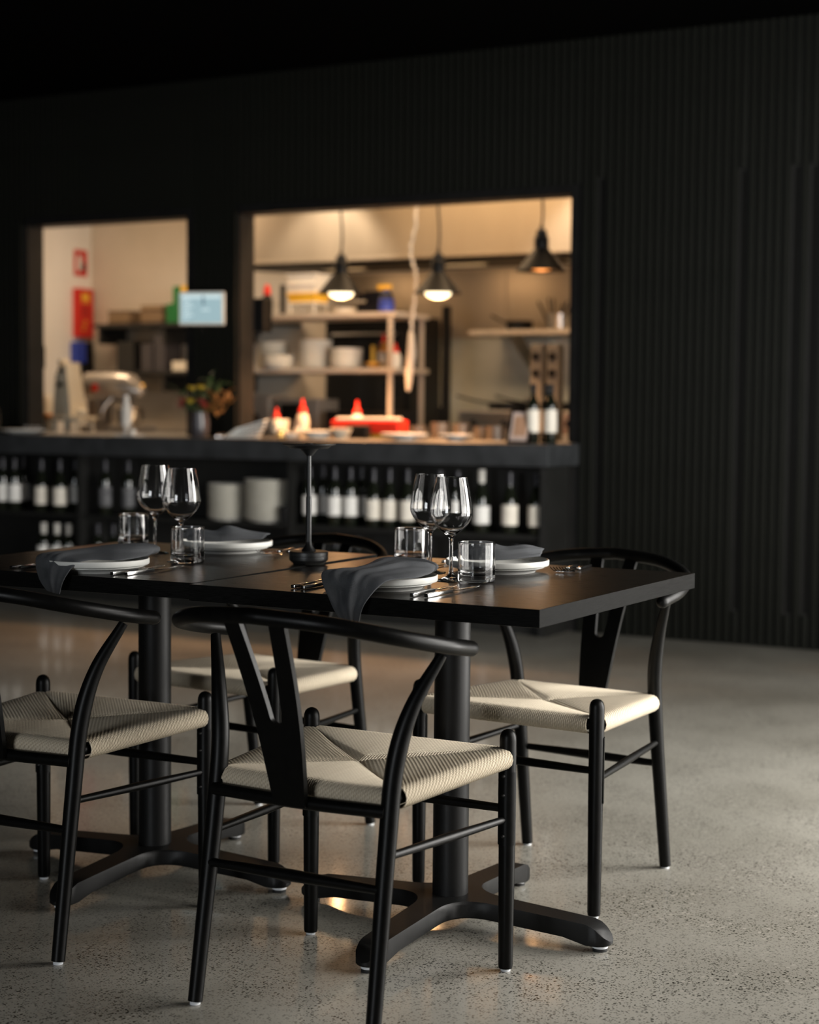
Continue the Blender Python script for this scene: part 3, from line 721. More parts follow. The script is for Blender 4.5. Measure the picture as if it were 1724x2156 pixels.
# cutlery, built pointing to +y with the handle end at the origin
def ribbon(m_, st, thick):
    # st: (y, halfwidth, z) stations
    rows = []
    for y, hw, z in st: rows.append([(-hw, y, z), (-hw*.6, y, z+thick), (hw*.6, y, z+thick), (hw, y, z), (hw*.6, y, z-thick*.6), (-hw*.6, y, z-thick*.6), (-hw, y, z)])
    m_.grid(rows); n = len(m_.v); a = rows[0]; b = rows[-1]
    m_.add(a[:6], [tuple(range(6))]); m_.add(b[:6], [tuple(range(5, -1, -1))])
def knife_parts(t):
    h = MB(); h.box(-.0046, 0, .0010, .0046, .098, .0082, .0012); obj('handle', h, CHROME, t)
    b = MB(); ribbon(b, [(.096, .0036, .0052), (.108, .0040, .0048), (.122, .0085, .0046), (.170, .0088, .0045), (.200, .0065, .0044), (.214, .0012, .0043)], .0011); obj('blade', b, CHROME, t)
def fork_parts(t, flip=1):
    h = MB(); h.box(-.0044, 0, .0010, .0044, .092, .0076, .0012); obj('handle', h, CHROME, t)
    b = MB(); ribbon(b, [(.090, .0034, .0046), (.115, .0028, .0060), (.138, .0040, .0055), (.148, .0105, .0042), (.160, .0122, .0040)], .0012)
    for k in range(4):
        x_ = -.0103+.00687*k; ribbon_ = MB()
        rows = []
        for y, hw, z in ((.158, .0021, .0040), (.175, .0018, .0070), (.192, .0016, .0125), (.202, .0008, .0170)):
            rows.append([(x_-hw, y, z), (x_, y, z+.0012), (x_+hw, y, z), (x_, y, z-.0009), (x_-hw, y, z)])
        b.grid(rows)
    obj('tines', b, CHROME, t)
kn = thing('table_knife', 'x', 'knife', group='table knives'); knife_parts(kn)
fk = thing('table_fork', 'x', 'fork', group='table forks'); fork_parts(fk)
def lay(src, a, ang, label):
    put(src, (a[0], a[1], TZ), ang, label, None)
lay(kn, (-1.521, 2.782), .055, 'left knife of the pair right of the front right plate')
lay(kn, (-1.494, 2.789), -.03, 'right knife of the pair right of the front right plate')
lay(kn, (-2.254, 2.792), .10, 'left knife of the pair right of the front left plate')
lay(kn, (-2.227, 2.806), .04, 'right knife of the pair right of the front left plate')
lay(fk, (-1.795, 2.788), .10, 'left fork of the pair left of the front right plate')
lay(fk, (-1.769, 2.783), .08, 'right fork of the pair left of the front right plate')
lay(fk, (-2.523, 2.778), .03, 'left fork of the pair at the left picture edge')
lay(fk, (-2.500, 2.780), .03, 'right fork of the pair at the left picture edge')
lay(fk, (-1.472, 3.545), PI+.12-.02, 'right fork of the pair beside the back plate of the right table')
lay(fk, (-1.498, 3.538), PI+.14, 'left fork of the pair beside the back plate of the right table')
lay(fk, (-2.252, 3.545), PI+.16, 'right fork of the pair just left of the table lamp')
lay(fk, (-2.278, 3.540), PI+.16, 'left fork of the pair left of the table lamp')
lay(kn, (-1.797, 3.535), PI, 'nearer knife lying between the wine glasses and the back table edge')
lay(kn, (-1.772, 3.530), PI, 'farther knife lying between the wine glasses and the back table edge')

# table lamp
lp = thing('table_lamp', 'slim black cordless table lamp with flat disc head between the tables', 'lamp', (-2.053, 3.256, TZ))
obj('base', MB().lathe([(0, 0), (.035, 0), (.037, .002), (.0445, .009), (.045, .011), (.045, .0185), (.0444, .019), (.0444, .0198), (.045, .0203), (.045, .028), (.043, .030), (0, .030)], 48), LAMPB, lp)
obj('collar', MB().lathe([(0, .029), (.0175, .030), (.016, .032), (.008, .044), (.0068, .052), (0, .052)], 32), STEELBLK, lp)
st = obj('stem', MB().lathe([(0, .05), (.0064, .05), (.0066, .155), (.0052, .156), (.0050, .262), (0, .262)], 24), LAMPB, lp)
obj('disc_head', MB().lathe([(0, .249), (.0075, .250), (.018, .262), (.022, .266), (.044, .267), (.048, .270), (.0505, .272), (.0615, .2755), (.062, .2772), (.056, .2785), (.040, .2775), (0, .2775)], 56), LAMPB, lp)
obj('touch_button', MB().cyl(.009, .2772, .2788, (0, 0, 0), 20), STEELBLK, lp)

# ------------------------------------------------------------------ kitchen: benches and hood
BZ = .945
def bench(x0, x1, y0, y1, label):
    t = thing('steel_bench', label, 'bench', ((x0+x1)/2, y0, 0)); ox_, oy_ = (x0+x1)/2, y0
    obj('bench_top', MB().box(x0-ox_, 0, BZ-.035, x1-ox_, y1-y0, BZ, .003), STEEL, t, 0)
    for xa in (x0+.06, x1-.06):
        for ya in (.2, y1-y0-.06): obj('leg', MB().cyl(.02, 0, BZ-.035, (xa-ox_, ya, 0), 14), STEEL, t)
    obj('under_shelf', MB().box(x0-ox_+.03, .17, .2, x1-ox_-.03, y1-y0-.03, .22), STEEL, t, 0)
bench(-5.31, -3.32, YW-.028, 8.95, 'stainless pass bench behind the right serving opening')
bench(-6.845, -5.66, YW-.028, 8.95, 'stainless bench behind the left serving opening')
bench(-8.42, -6.86, YW+.15, 8.95, 'stainless bench in the left kitchen corner')
bench(-7.95, -2.1, 9.55, YB-.01, 'steel cook line bench along the kitchen back wall')

hood = thing('exhaust_hood', 'long stainless exhaust hood with dark underside over the cook line', 'hood', (-4.5, 9.2, 2.07))
obj('front_panel', MB().add([(-2.0, 0, 0), (2.5, 0, 0), (2.5, 0.0, .665), (-2.0, 0.0, .665), (-2.0, .03, 0), (2.5, .03, 0), (2.5, .03, .665), (-2.0, .03, .665)],
    [(0, 1, 2, 3), (7, 6, 5, 4), (0, 4, 5, 1), (3, 2, 6, 7), (0, 3, 7, 4), (1, 5, 6, 2)]), HOODM, hood, 0)
obj('bottom_lip', MB().box(-2.0, -.012, -.022, 2.5, .05, -.002, .003), HOODM, hood, 0)
obj('gutter', MB().box(-2.0, .05, -.035, 2.5, .30, -.02), FILTER, hood, 0)
for i in range(9):
    x0 = -1.98 + i*.498
    f_ = MB().add([(x0, .30, -.03), (x0+.49, .30, -.03), (x0+.49, .97, -.005), (x0, .97, -.005), (x0, .30, -.01), (x0+.49, .30, -.01), (x0+.49, .97, .015), (x0, .97, .015)],
        [(0, 1, 2, 3), (7, 6, 5, 4), (0, 4, 5, 1), (3, 2, 6, 7), (0, 3, 7, 4), (1, 5, 6, 2)])
    obj('baffle_filter', f_, FILTER, hood, 0)
for xa in (-1.35, -.45, .45, 1.35):  # added lamps and fill lights under the hood, brightening splashback and shelf
    obj('added_hood_lamp', MB().box(xa-.15, .45, -.032, xa+.15, .56, -.0305), mat('added_hood_lamp_glow', (1, .9, .7), .5, emit=(1, .74, .42), estr=.12) if xa < -1 else bpy.data.materials['added_hood_lamp_glow'], hood, 0)
    area('hood_fill_light', (-4.5+xa, 9.70, 2.03), (0, .25, -1), .3, .12, 2.2, (1, .62, .32))
# steel splashback panels on the back wall
sb = thing('steel_splashback', 'warm stainless splashback panels on the kitchen back wall', 'wall panel', (-4, YB-.012, .95))
REFLSTEEL = noise_var(mat('splash_steel_painted_reflection', (.66, .68, .60), .42, .35), (.44, .46, .40), (.78, .80, .72), 1.6, (1, 1, 1.4), rough=(.35, .5))  # paler tone of the lower panels paints in a blurred reflection of light
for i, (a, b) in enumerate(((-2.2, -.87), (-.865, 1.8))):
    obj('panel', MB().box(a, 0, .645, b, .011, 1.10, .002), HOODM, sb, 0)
    obj('painted_reflection_panel', MB().box(a, 0, 0, b, .011, .64, .002), REFLSTEEL, sb, 0)

# wall shelf right, with bracket and cookware
ws = thing('wall_shelf', 'stainless wall shelf on brackets right of the dark post', 'shelf', (-4.1, 9.86, 1.59))
obj('shelf_board', MB().box(-.80, -.16, 0, .9, .325, .03, .003), RSTEEL, ws, 0)
for xa in (-.55, .6):
    obj('bracket', MB().add([(xa, -.10, 0), (xa, .325, 0), (xa, .325, -.22), (xa, .25, -.22), (xa+.10, -.10, 0), (xa+.10, .325, 0), (xa+.10, .325, -.22), (xa+.10, .25, -.22)],
        [(0, 1, 2, 3), (7, 6, 5, 4), (0, 4, 5, 1), (1, 5, 6, 2), (2, 6, 7, 3), (3, 7, 4, 0)]), STEEL, ws, 0)
def pan(x, y, z, r, h, label, m=STEEL, hang=.18, ang=.4, name='saucepan'):
    t = thing(name, label, 'pan', (x, y, z), ang)
    obj('pan_body', MB().lathe([(0, 0), (r*.9, 0), (r, .008), (r, h), (r+.004, h+.001), (r-.003, h), (r-.004, .008), (0, .004)], 28), m, t)
    obj('handle', MB().tube([(r, 0, h*.85), (r+hang*.5, 0, h+.01), (r+hang, 0, h+.04)], .007, 8), STEELBLK, t)
    return t
pan(-4.60, 9.83, 1.6205, .085, .06, 'dark pan at the left of the wall shelf', STEELBLK, .12, .1+3.0)
pan(-4.30, 9.83, 1.6205, .09, .10, 'steel saucepan at the right end of the wall shelf', STEEL, .16, -.4)
ladles = thing('utensil_bundle', 'bundle of dark kitchen utensils standing on the wall shelf', 'utensils', (-4.425, 9.99, 1.6205))
obj('holder', MB().lathe([(0, 0), (.045, 0), (.045, .10), (.042, .10), (.042, .004), (0, .004)], 18), STEELBLK, ladles)
for i in range(7):
    a = i*.9; obj('utensil', MB().tube([(.02*math.cos(a), .02*math.sin(a), .005), (.12*math.cos(a), .04*math.sin(a), .17+.02*(i % 3))], [.004, .007], 8, round_cap=1), STEELBLK, ladles)
for k, (x_, s_) in enumerate(((-4.70, 'small steel bowl on the wall shelf near its left end'),)):
    tag(obj('steel_bowl', MB().lathe([(0, 0), (.03, 0), (.06, .05), (.058, .05), (.028, .004), (0, .004)], 24), CHROME, loc=(x_, 10.02, 1.6205)), s_, 'bowl')

# dark post with box
pt = thing('gantry_post', 'dark vertical gantry post in front of the steel splashback', 'post', (-5.02, 9.62, BZ+.0005))
obj('post', MB().box(-.022, -.022, 0, .022, .022, .83, .002), STEELBLK, pt, 0)
obj('foot_box', MB().box(-.042, -.04, 0, .042, -.023, .18, .004), STEELBLK, pt, 0)
# cook line pieces
rg = thing('black_range', 'long black cooking range below the steel splashback', 'stove', (-4.3, 9.60, BZ+.0005))
obj('body', MB().box(-.62, 0, 0, 1.0, .5, .16, .01), STEEL, rg, 0)
obj('back_rail', MB().box(-.62, .44, .161, 1.0, .5, .215, .004), STEELBLK, rg, 0)
for i in range(6): obj('knob', MB().tube([(-.5+i*.22, -.001, .08), (-.5+i*.22, -.03, .08)], .02, 14), STEELBLK, rg)
pan(-4.62, 9.75, BZ+.1615, .12, .05, 'black frying pan with raised handle on the range', STEELBLK, .24, 3.9, 'frying_pan')
pan(-4.36, 9.75, BZ+.1615, .12, .05, 'second black frying pan right of the first on the range', STEELBLK, .24, 4.0, 'frying_pan')
tag(obj('pan_cover', MB().lathe([(0, .06), (.01, .055), (.05, .045), (.10, .01), (.115, 0), (.113, -.002), (.05, .04), (0, .05)], 28), CHROME, loc=(-4.52, 9.98, BZ+.22)), 'domed steel lid leaning behind the frying pans', 'lid')

# over-bench rack with two shelves
rk = thing('bench_rack', 'steel two-tier rack standing on the pass bench', 'rack', (-5.3, 8.5, BZ+.0005))
for zz, nm in ((.70, 'rack_shelf'), (.375, 'rack_shelf')):
    obj(nm, MB().box(-.75, -.02, zz, .54, .40, zz+.028, .003), RSTEEL, rk, 0)
for xa in (-.74, .50):
    for ya in (-.005, .375): obj('post', MB().box(xa-.012, ya-.012, 0, xa+.012, ya+.012, .726, .002), RSTEEL, rk, 0)
obj('back_rail', MB().tube([(-.75, .39, .82), (.1, .39, .82)], .008, 8), STEEL, rk)
RZ1, RZ2 = BZ+.7290, BZ+.4040
# things on the top tier
tub = MB().lathe([(0, 0), (.075, 0), (.088, .062), (.092, .062), (.092, .07), (0, .07)], 4)
def tubm(w_, d_, h_, taper=.9):
    m_ = MB(); a, b = w_/2, d_/2
    m_.add([(-a*taper, -b*taper, 0), (a*taper, -b*taper, 0), (a*taper, b*taper, 0), (-a*taper, b*taper, 0), (-a, -b, h_), (a, -b, h_), (a, b, h_), (-a, b, h_)],
        [(3, 2, 1, 0), (4, 5, 6, 7), (0, 1, 5, 4), (1, 2, 6, 5), (2, 3, 7, 6), (3, 0, 4, 7)])
    m_.box(-a-.006, -b-.006, h_, a+.006, b+.006, h_+.008); return m_
stand = thing('wire_stand', 'small white stand under the tubs on the top tier', 'stand', (-5.47, 8.66, RZ1))
obj('stand_top', MB().box(-.10, -.08, .068, .10, .08, .076), WHITEP, stand, 0)
for xa in (-.085, .085):
    for ya in (-.07, .07): obj('leg', MB().cyl(.006, 0, .068, (xa, ya, 0), 8), WHITEP, stand)
tag(obj('plastic_tub', tubm(.20, .16, .045), YEL, smooth=0, loc=(-5.47, 8.66, RZ1+.0765)), 'yellow tub at the bottom of the tubs on the top tier', 'tub')
tag(obj('plastic_tub', tubm(.205, .165, .05), WHITEP, smooth=0, loc=(-5.475, 8.66, RZ1+.130)), 'white tub in the middle of the tubs on the top tier', 'tub', 'white tubs')
tag(obj('plastic_tub', tubm(.21, .17, .05), WHITEP, smooth=0, loc=(-5.47, 8.66, RZ1+.189)), 'topmost white tub on the top tier', 'tub', 'white tubs')
tag(obj('ceramic_dish', MB().lathe([(0, 0), (.05, 0), (.075, .035), (.072, .036), (.045, .006), (0, .006)], 24), OFFW, loc=(-5.20, 8.64, RZ1)), 'shallow cream dish under the left pendant on the top tier', 'dish')
sb_ = thing('spray_bottle', 'dark blue bottle with yellow trigger head on the top tier', 'bottle', (-4.90, 8.62, RZ1))
obj('bottle_body', MB().lathe([(0, 0), (.045, 0), (.047, .01), (.047, .07), (.03, .12), (.014, .14), (0, .14)], 20), BLUE, sb_)
obj('cap_panel', MB().lathe([(.0485, .06), (.036, .11), (.02, .135)], 20), STEELBLK, sb_)
obj('trigger_head', MB().box(-.055, -.012, .141, .03, .012, .165, .003), YEL, sb_, 0)
bx = thing('wall_dispenser', 'black dispenser box fixed beside the left jamb of the right opening', 'dispenser', (-5.315, YW+.1405, 1.63))
obj('dispenser_body', MB().box(-.08, 0, -.095, .065, .09, .095, .012), STEELBLK, bx, 0)
obj('nozzle', MB().cyl(.015, -.115, -.095, (0, .05, 0), 12), STEELBLK, bx)
rc = thing('red_capped_bottle', 'black bottle with red cap on the left of the top tier', 'bottle', (-5.745, 8.62, RZ1))
obj('bottle_body', MB().lathe([(0, 0), (.035, 0), (.035, .10), (.02, .13), (0, .13)], 18), STEELBLK, rc)
obj('cap', MB().lathe([(0, .129), (.024, .13), (.022, .165), (.012, .19), (0, .195)], 16), RED, rc)
tag(obj('black_roll', MB().cyl(.016, 0, .20, (0, 0, 0), 12), STEELBLK, loc=(-5.735, 8.78, RZ1)), 'thin black cylinder standing beside the red-capped bottle', 'canister')

# lower tier: stacks of plates, red-capped bottles, gold bowls, dark back panel
p_s = MB().lathe(dish_prof(.105, .016, .7), 24).mesh('stacked_plate', OFFW)
p_l = MB().lathe(dish_prof(.10, .02, .6), 24).mesh('stacked_plate', OFFW)
stack(p_s, 14, -5.75, 8.70, RZ2, .0115, 'cream plate, rack stack by left jamb', 'plate', 'plate stack at the left jamb on the rack', 'stacked_plate')
stack(p_l, 6, -5.62, 8.55, RZ2, .0115, 'cream plate, short front stack on rack', 'plate', 'short plate stack on the rack', 'stacked_plate')
stack(p_s, 14, -5.405, 8.64, RZ2, .0120, 'cream plate, tall middle stack on rack', 'plate', 'tall middle plate stack on the rack', 'stacked_plate')
stack(p_l, 10, -5.175, 8.62, RZ2, .0110, 'cream plate, rack stack left of gold bowls', 'plate', 'right plate stack on the rack', 'stacked_plate')
def squeeze(x, y, z, h, r, body, label, rz=0, cat='bottle'):
    t = thing('squeeze_bottle', label, cat, (x, y, z), rz, 'red-tipped squeeze bottles')
    obj('bottle_body', MB().lathe([(0, 0), (r*.9, 0), (r, .01), (r, h*.42), (r*.82, h*.56), (r*.58, h*.64), (0, h*.64)], 24), body, t)
    obj('cap', MB().lathe([(0, h*.63), (r*.66, h*.63), (r*.62, h*.72), (r*.30, h*.80), (r*.16, h*.99), (0, h)], 20), RED, t)
    return t
squeeze(-5.02, 8.80, RZ2, .21, .035, WHITEP, 'red-capped bottle behind the right plate stack on the rack')
squeeze(-4.86, 8.66, RZ2, .15, .035, WHITEP, 'red-capped bottle at the right end of the rack lower tier')
gb = MB().lathe([(0, 0), (.025, 0), (.055, .035), (.053, .036), (.023, .004), (0, .004)], 22)
tag(obj('gold_bowl', gb, GOLD, loc=(-4.97, 8.60, RZ2)), 'small gold bowl low on the rack lower tier', 'bowl', 'gold bowls')
gl = thing('gold_reading_lamp', 'small gold bell-shaped lamp on the rack lower tier', 'lamp', (-4.95, 8.72, RZ2))
obj('stem', MB().cyl(.006, 0, .10, n=10), GOLD, gl)
obj('shade', MB().lathe([(.008, .165), (.03, .155), (.062, .105), (.060, .103), (.028, .150), (.008, .16)], 24), GOLD, gl)
tag(obj('amber_tube', MB().cyl(.012, 0, .14, n=12), YEL, loc=(-5.06, 8.74, RZ2)), 'upright amber tube left of the gold lamp', 'tube')
bo = thing('black_oven', 'black oven with glass door on the cook line', 'oven', (-5.72, 9.72, BZ+.0005))
obj('oven_body', MB().box(-.28, 0, 0, .38, .42, .78, .006), STEELBLK, bo, 0)
obj('oven_door', MB().box(-.25, -.02, .04, .35, -.001, .70, .004), mat('oven_glass', (.01, .01, .01), .1), bo, 0)
obj('door_handle', MB().tube([(-.2, -.05, .66), (.3, -.05, .66)], .009, 8), STEEL, bo)
mw = thing('grey_microwave', 'pale grey microwave on the bench behind the rack', 'microwave', (-5.55, 8.95-.30, BZ+.0005))
obj('case', MB().box(-.14, 0, 0, .16, .24, .22, .006), SILV, mw, 0)
obj('window', MB().box(-.11, -.006, .09, .07, -.0005, .19, .002), STEELBLK, mw, 0)
dm = thing('dough_machine', 'pale grey kitchen appliance with round dial by the left jamb', 'appliance', (-5.83, 8.62, BZ+.0005))
obj('case', MB().box(-.12, 0, 0, .10, .24, .24, .02), SILV, dm, 0)
obj('dial', MB().tube([(.0, -.001, .10), (.0, -.02, .10)], .03, 18), STEELBLK, dm)
tag(obj('black_crate', MB().box(-.22, 0, 0, .30, .2, .15, .004), STEELBLK, smooth=0, loc=(-5.10, 8.62, BZ+.0005)), 'wide black tray box on the bench under the rack', 'box')
dk = thing('dark_board', 'dark blue-grey panel hung behind the rack upper gap', 'panel', (-5.55, 9.60, 1.50))
dk.location = (-5.62, 9.66, 1.73); 
obj('panel_face', MB().box(-.1, 0, -.0, .12, .02, .16, .002), VASEM, dk, 0)

# pass: sauces, tray, plates, cards
squeeze(-5.045, 7.93, BZ+.0005, .215, .038, CREAMM, 'tall cream squeeze bottle with red tip in the middle of the pass')
squeeze(-5.135, 7.80, BZ+.0005, .165, .034, CREAMM, 'short cream squeeze bottle with red tip near the left jamb')
squeeze(-4.86, 8.22, BZ+.0005, .21, .036, PLATE, 'white squeeze bottle with red cap behind the red tray')
rb = thing('red_tray', 'long red tray with a yellow base on the pass', 'tray', (-4.66, 8.02, BZ+.0005))
obj('tray_base', MB().box(-.215, -.05, 0, .205, .06, .025, .004), YEL, rb, 0)
obj('tray_body', MB().box(-.22, -.055, .0255, .21, .065, .10, .010), RED, rb, 0)
obj('clear_wrap', MB().box(-.19, -.05, .1005, .18, .05, .115, .006), WHITEP, rb, 0)
tag(obj('black_tongs_block', MB().box(-.065, -.03, 0, .07, .03, .075, .02), STEELBLK, smooth=0, loc=(-4.64, 7.86, BZ+.0005)), 'black block lying in front of the red tray', 'box')
tb = MB().lathe([(0, 0), (.05, 0), (.058, .10), (.055, .10), (.048, .004), (0, .004)], 24)
t_ = thing('clear_tub', 'orange-filled tub at the left jamb of the pass', 'tub', (-5.235, 7.98, BZ+.0005)); obj('tub_wall', tb, WHITEP, t_); obj('sauce', MB().cyl(.0545, .06, .095, n=24), ORANGE, t_)
for i, (x_, y_, r_, h_, m_, lb) in enumerate(((-4.98, 7.80, .03, .055, WHITEP, 'small white pot left of the gold salt cellar'), (-4.99, 7.66+.06, .055, .03, OFFW, 'shallow cream dish behind the lamp head on the pass'),
      (-4.83, 7.74, .085, .04, OFFW, 'cream serving bowl on the pass under the left pendant'), (-4.70, 7.78, .06, .055, CREAMM, 'tan bowl on the pass right of the serving bowl'))):
    tag(obj('serving_bowl', MB().lathe([(0, 0), (r_*.6, 0), (r_, h_), (r_-.003, h_+.001), (r_*.55, .004), (0, .004)], 26), m_, loc=(x_, y_, BZ+.0006)), lb, 'bowl')
tag(obj('gold_salt_cellar', MB().lathe([(0, 0), (.018, 0), (.022, .02), (.018, .042), (0, .048)], 20), GOLD, loc=(-4.935, 7.60-.06, ZT+.0006)), 'small shiny gold salt cellar behind the lamp head', 'salt cellar')
for (x_, y_, r_, lb) in ((-4.262, 7.57, .125, 'white plate glowing under the middle pendant on the pass'), (-3.955, 7.57, .092, 'smaller white plate right of the one under the middle pendant')):
    t_ = thing('serving_plate', lb, 'plate', (x_, y_, ZT+.0006), 0, 'plates on the pass')
    t_.location.y = 7.70
    obj('plate_foot', MB().lathe([(0, 0), (r_*.5, 0), (r_*.5, .014), (0, .014)], 28), PLATE, t_)
    obj('plate_rim', MB().lathe([(0, .0142), (r_*.8, .0142), (r_, .024), (r_, .034), (r_-.004, .035), (r_*.8, .022), (0, .020)], 36), PLATE, t_)
DULLC = mat('dull_container_steel', (.16, .14, .12), .35, .5); TUBC = mat('tan_food', (.20, .14, .09), .7)
for i, (x_, y_, r_, h_) in enumerate(((-4.44, 8.18, .05, .07), (-4.31, 8.20, .055, .09), (-4.19, 8.22, .05, .085), (-4.05, 8.20, .05, .07), (-3.93, 8.12, .05, .075), (-3.80, 8.14, .05, .06))):
    t_ = thing('steel_container', ['leftmost', 'second from left', 'third from left', 'fourth from left', 'fifth from left', 'rightmost'][i] + ' of the round steel containers behind the glowing plates', 'container', (x_, y_, BZ+.0005), 0, 'steel containers on the pass')
    obj('container_wall', MB().lathe([(0, 0), (r_, 0), (r_, h_), (r_-.003, h_), (r_-.003, .004), (0, .004)], 24), DULLC, t_)
    obj('contents', MB().cyl(r_-.004, h_-.03, h_-.012, n=20), [TUBC, STEELBLK, YEL, TUBC, TUBC, STEELBLK][i], t_)
# fanned white cards and little chrome shakers at the left jamb of the pass
for i in range(5):
    c = MB().box(0, -.022, 0, .19, .022, .007, .001)
    o = obj('glossy_card', c, CARDM, smooth=0, loc=(-5.190+.010*i, 7.40+.010*i, ZT+.001+.0100*i)); o.rotation_euler = (.12, -.01-.062*i, .2-.04*i)
    o.location.z += .004
    tag(o, ['bottom', 'second lowest', 'middle', 'second highest', 'topmost'][i] + ' glossy white card of the fanned stack by the jamb', 'card', 'fanned white cards')
for i in range(3):
    tag(obj('chrome_shaker', MB().lathe([(0, 0), (.012, 0), (.013, .012), (.009, .022), (0, .026)], 16), CHROME, loc=(-5.255+.032*i, 7.40, ZT+.0006)), ['left', 'middle', 'right'][i] + ' tiny chrome shaker left of the white cards', 'shaker', 'chrome shakers')

# oil bottles and the picture frame
for i, (x_, y_, lb) in enumerate(((-3.412, 7.46, 'dark oil bottle with cream label beside the small picture frame'), (-3.322, 7.47, 'dark oil bottle with cream label at the right end of the counter'), (-3.385, 7.56, 'dark oil bottle behind the two front oil bottles'))):
    t = make_bottle('oil_bottle', lb, 'bottle', .031, .29, 0, LABELC if i < 2 else LABELC, .055, .165, STEELBLK, 'oil bottles', .16)
    t.location = (x_, y_, ZT+.0006)
pf = thing('picture_frame', 'small dark-framed picture leaning at the end of the counter', 'picture frame', (-3.470, 7.41, ZT+.003), -.02)
tilt = .30
def tilted(m_):
    m_.v = [(x_, y_*math.cos(tilt)+z_*math.sin(tilt), z_*math.cos(tilt)-y_*math.sin(tilt)) for x_, y_, z_ in m_.v]; return m_
obj('frame', tilted(MB().box(-.062, 0, 0, -.050, .012, .17).box(.050, 0, 0, .062, .012, .17).box(-.050, 0, 0, .050, .012, .012).box(-.050, 0, .158, .050, .012, .17)), FRAMEW, pf, 0)
obj('mount', tilted(MB().box(-.050, .006, .012, .050, .010, .158)), mat('pink_mount', (.75, .58, .50), .6), pf, 0)
obj('print', tilted(MB().box(-.034, .003, .035, .034, .0058, .138)), PHOTO, pf, 0)

# two shiny racks of black-centred discs right of the bottles (in the kitchen)
DULL = mat('dull_steel', (.17, .165, .15), .6, .2)
for j, x_ in enumerate((-3.737, -3.640)):
    t = thing('steel_pump_column', ['left', 'right'][j]+' steel dispenser column with black dials behind the oil bottles', 'dispenser', (x_-.02, 8.25, BZ+.0005), 0, 'steel dispenser columns')
    obj('column_body', MB().box(-.035, 0, 0, .035, .07, .52, .01), DULL, t, 0)
    for z_ in (.362, .452):
        obj('dial', MB().tube([(0, -.001, z_), (0, -.018, z_)], .021, 18), STEELBLK, t)

# pendants
def pendant(x_, y_, zb_, label, lit, cordtop=2.735):
    t = thing('pendant_lamp', label, 'lamp', (x_, y_, zb_), 0, 'black cone pendants over the pass')
    obj('shade', MB().lathe([(.128, 0), (.125, .001), (.030, .118), (.028, .120), (.0, .122), (0, .126), (.031, .125), (.0335, .120), (.131, .001)], 40), SHADE, t)
    obj('socket', MB().lathe([(0, .112), (.037, .113), (.038, .170), (.034, .176), (.029, .180), (.028, .205), (.012, .214), (.008, .235), (0, .235)], 24), STEELBLK, t)
    H = cordtop - zb_
    pts = [Vector((.006*math.sin(k*1.3)*(k > 0), 0, .22 + (H-.22)*k/10)) for k in range(11)]
    pts = spline(pts, 4)
    obj('cord', MB().tube(pts, .006, 8), CORD, t)
    dz_ = .0 if lit else .028
    b = obj('bulb', MB().lathe([(0, dz_-.028), (.025, dz_-.026), (.048, dz_-.020), (.064, dz_-.009), (.070, dz_+.004), (.062, dz_+.022), (.035, dz_+.06), (.012, dz_+.075), (0, dz_+.076)], 28), BULB if lit else BULBD, t)
    point('pendant_light', (x_, y_, zb_-.07), 4.0 if lit else 1.5, (1, .50, .20), .03)
    spot('pendant_beam', (x_, y_, zb_-.06), (x_, y_-.12, 0), 105 if lit else 14, 125, (1, .50, .22), .6, .06)
    return t
pendant(-4.809, 7.95, 1.742, 'left lit black cone pendant over the pass', True)
pendant(-4.203, 7.95, 1.727, 'middle lit black cone pendant over the pass', True)
pendant(-3.555, 7.85, 1.818, 'right higher black cone pendant over the pass', False)

# hanging hose with its pistol grip
hz = thing('hanging_hose', 'pale coiled hose hanging in front of the rack between the pendants', 'hose', (-4.56, 8.30, 0))
pts = spline([(.035, 0, 2.735), (.03, 0, 2.2), (-.005, 0, 2.0), (.03, 0, 1.86), (.02, 0, 1.70), (.0, 0, 1.52), (-.01, 0, 1.36)], 10)
hel = []
for i, p in enumerate(pts): hel.append(p + Vector((.004*math.cos(i*1.6), .004*math.sin(i*1.6), 0)))
obj('hose', MB().tube(hel, .009, 8), HOSE, hz)
obj('spray_grip', MB().tube([(.004, 0, 1.53), (.006, 0, 1.42), (-.008, 0, 1.30), (-.012, 0, 1.22)], [.016, .026, .022, .012], 14, round_cap=2), HOSE, hz)

# ------------------------------------------------------------------ left opening: kitchen things
s1 = thing('extinguisher_sign', 'small red and white fire extinguisher sign on the white wall', 'sign', (XL+.0005, 10.075, 2.205))
obj('sign_board', MB().box(0, -.075, -.10, .004, .075, .10), REDP, s1, 0)
obj('sign_symbol', MB().add([(0.0045, y_, z_) for y_, z_ in ((-.04, -.06), (.0, -.06), (.012, .02), (-.005, .06), (-.03, .065), (-.045, .02))] + [(0.0055, y_, z_) for y_, z_ in ((-.04, -.06), (.0, -.06), (.012, .02), (-.005, .06), (-.03, .065), (-.045, .02))],
    [(5, 4, 3, 2, 1, 0), (6, 7, 8, 9, 10, 11)] + [(i, (i+1) % 6, 6+(i+1) % 6, 6+i) for i in range(6)]), WHITEP, s1, 0)
obj('sign_flame', MB().box(.0045, .012, -.06, .0055, .05, .0), BLACK, s1, 0)
s2 = thing('fire_blanket_case', 'red fire blanket holder with yellow print on the white wall', 'fire blanket', (XL+.0005, 10.07, 1.82))
obj('case', MB().box(0, -.09, -.185, .05, .10, .19, .008), REDP, s2, 0)
obj('yellow_print', MB().box(.0505, -.04, .10, .052, .045, .15), YEL, s2, 0)
obj('yellow_print', MB().box(.0505, -.05, .08, .052, .055, .088), YEL, s2, 0)
DR = mat('dark_red_print', (.25, .01, .008), .5)
for k in range(4): obj('print_line', MB().box(.0505, -.045, .045-.022*k, .052, .05-.02*(k % 2), .055-.022*k), DR, s2, 0)
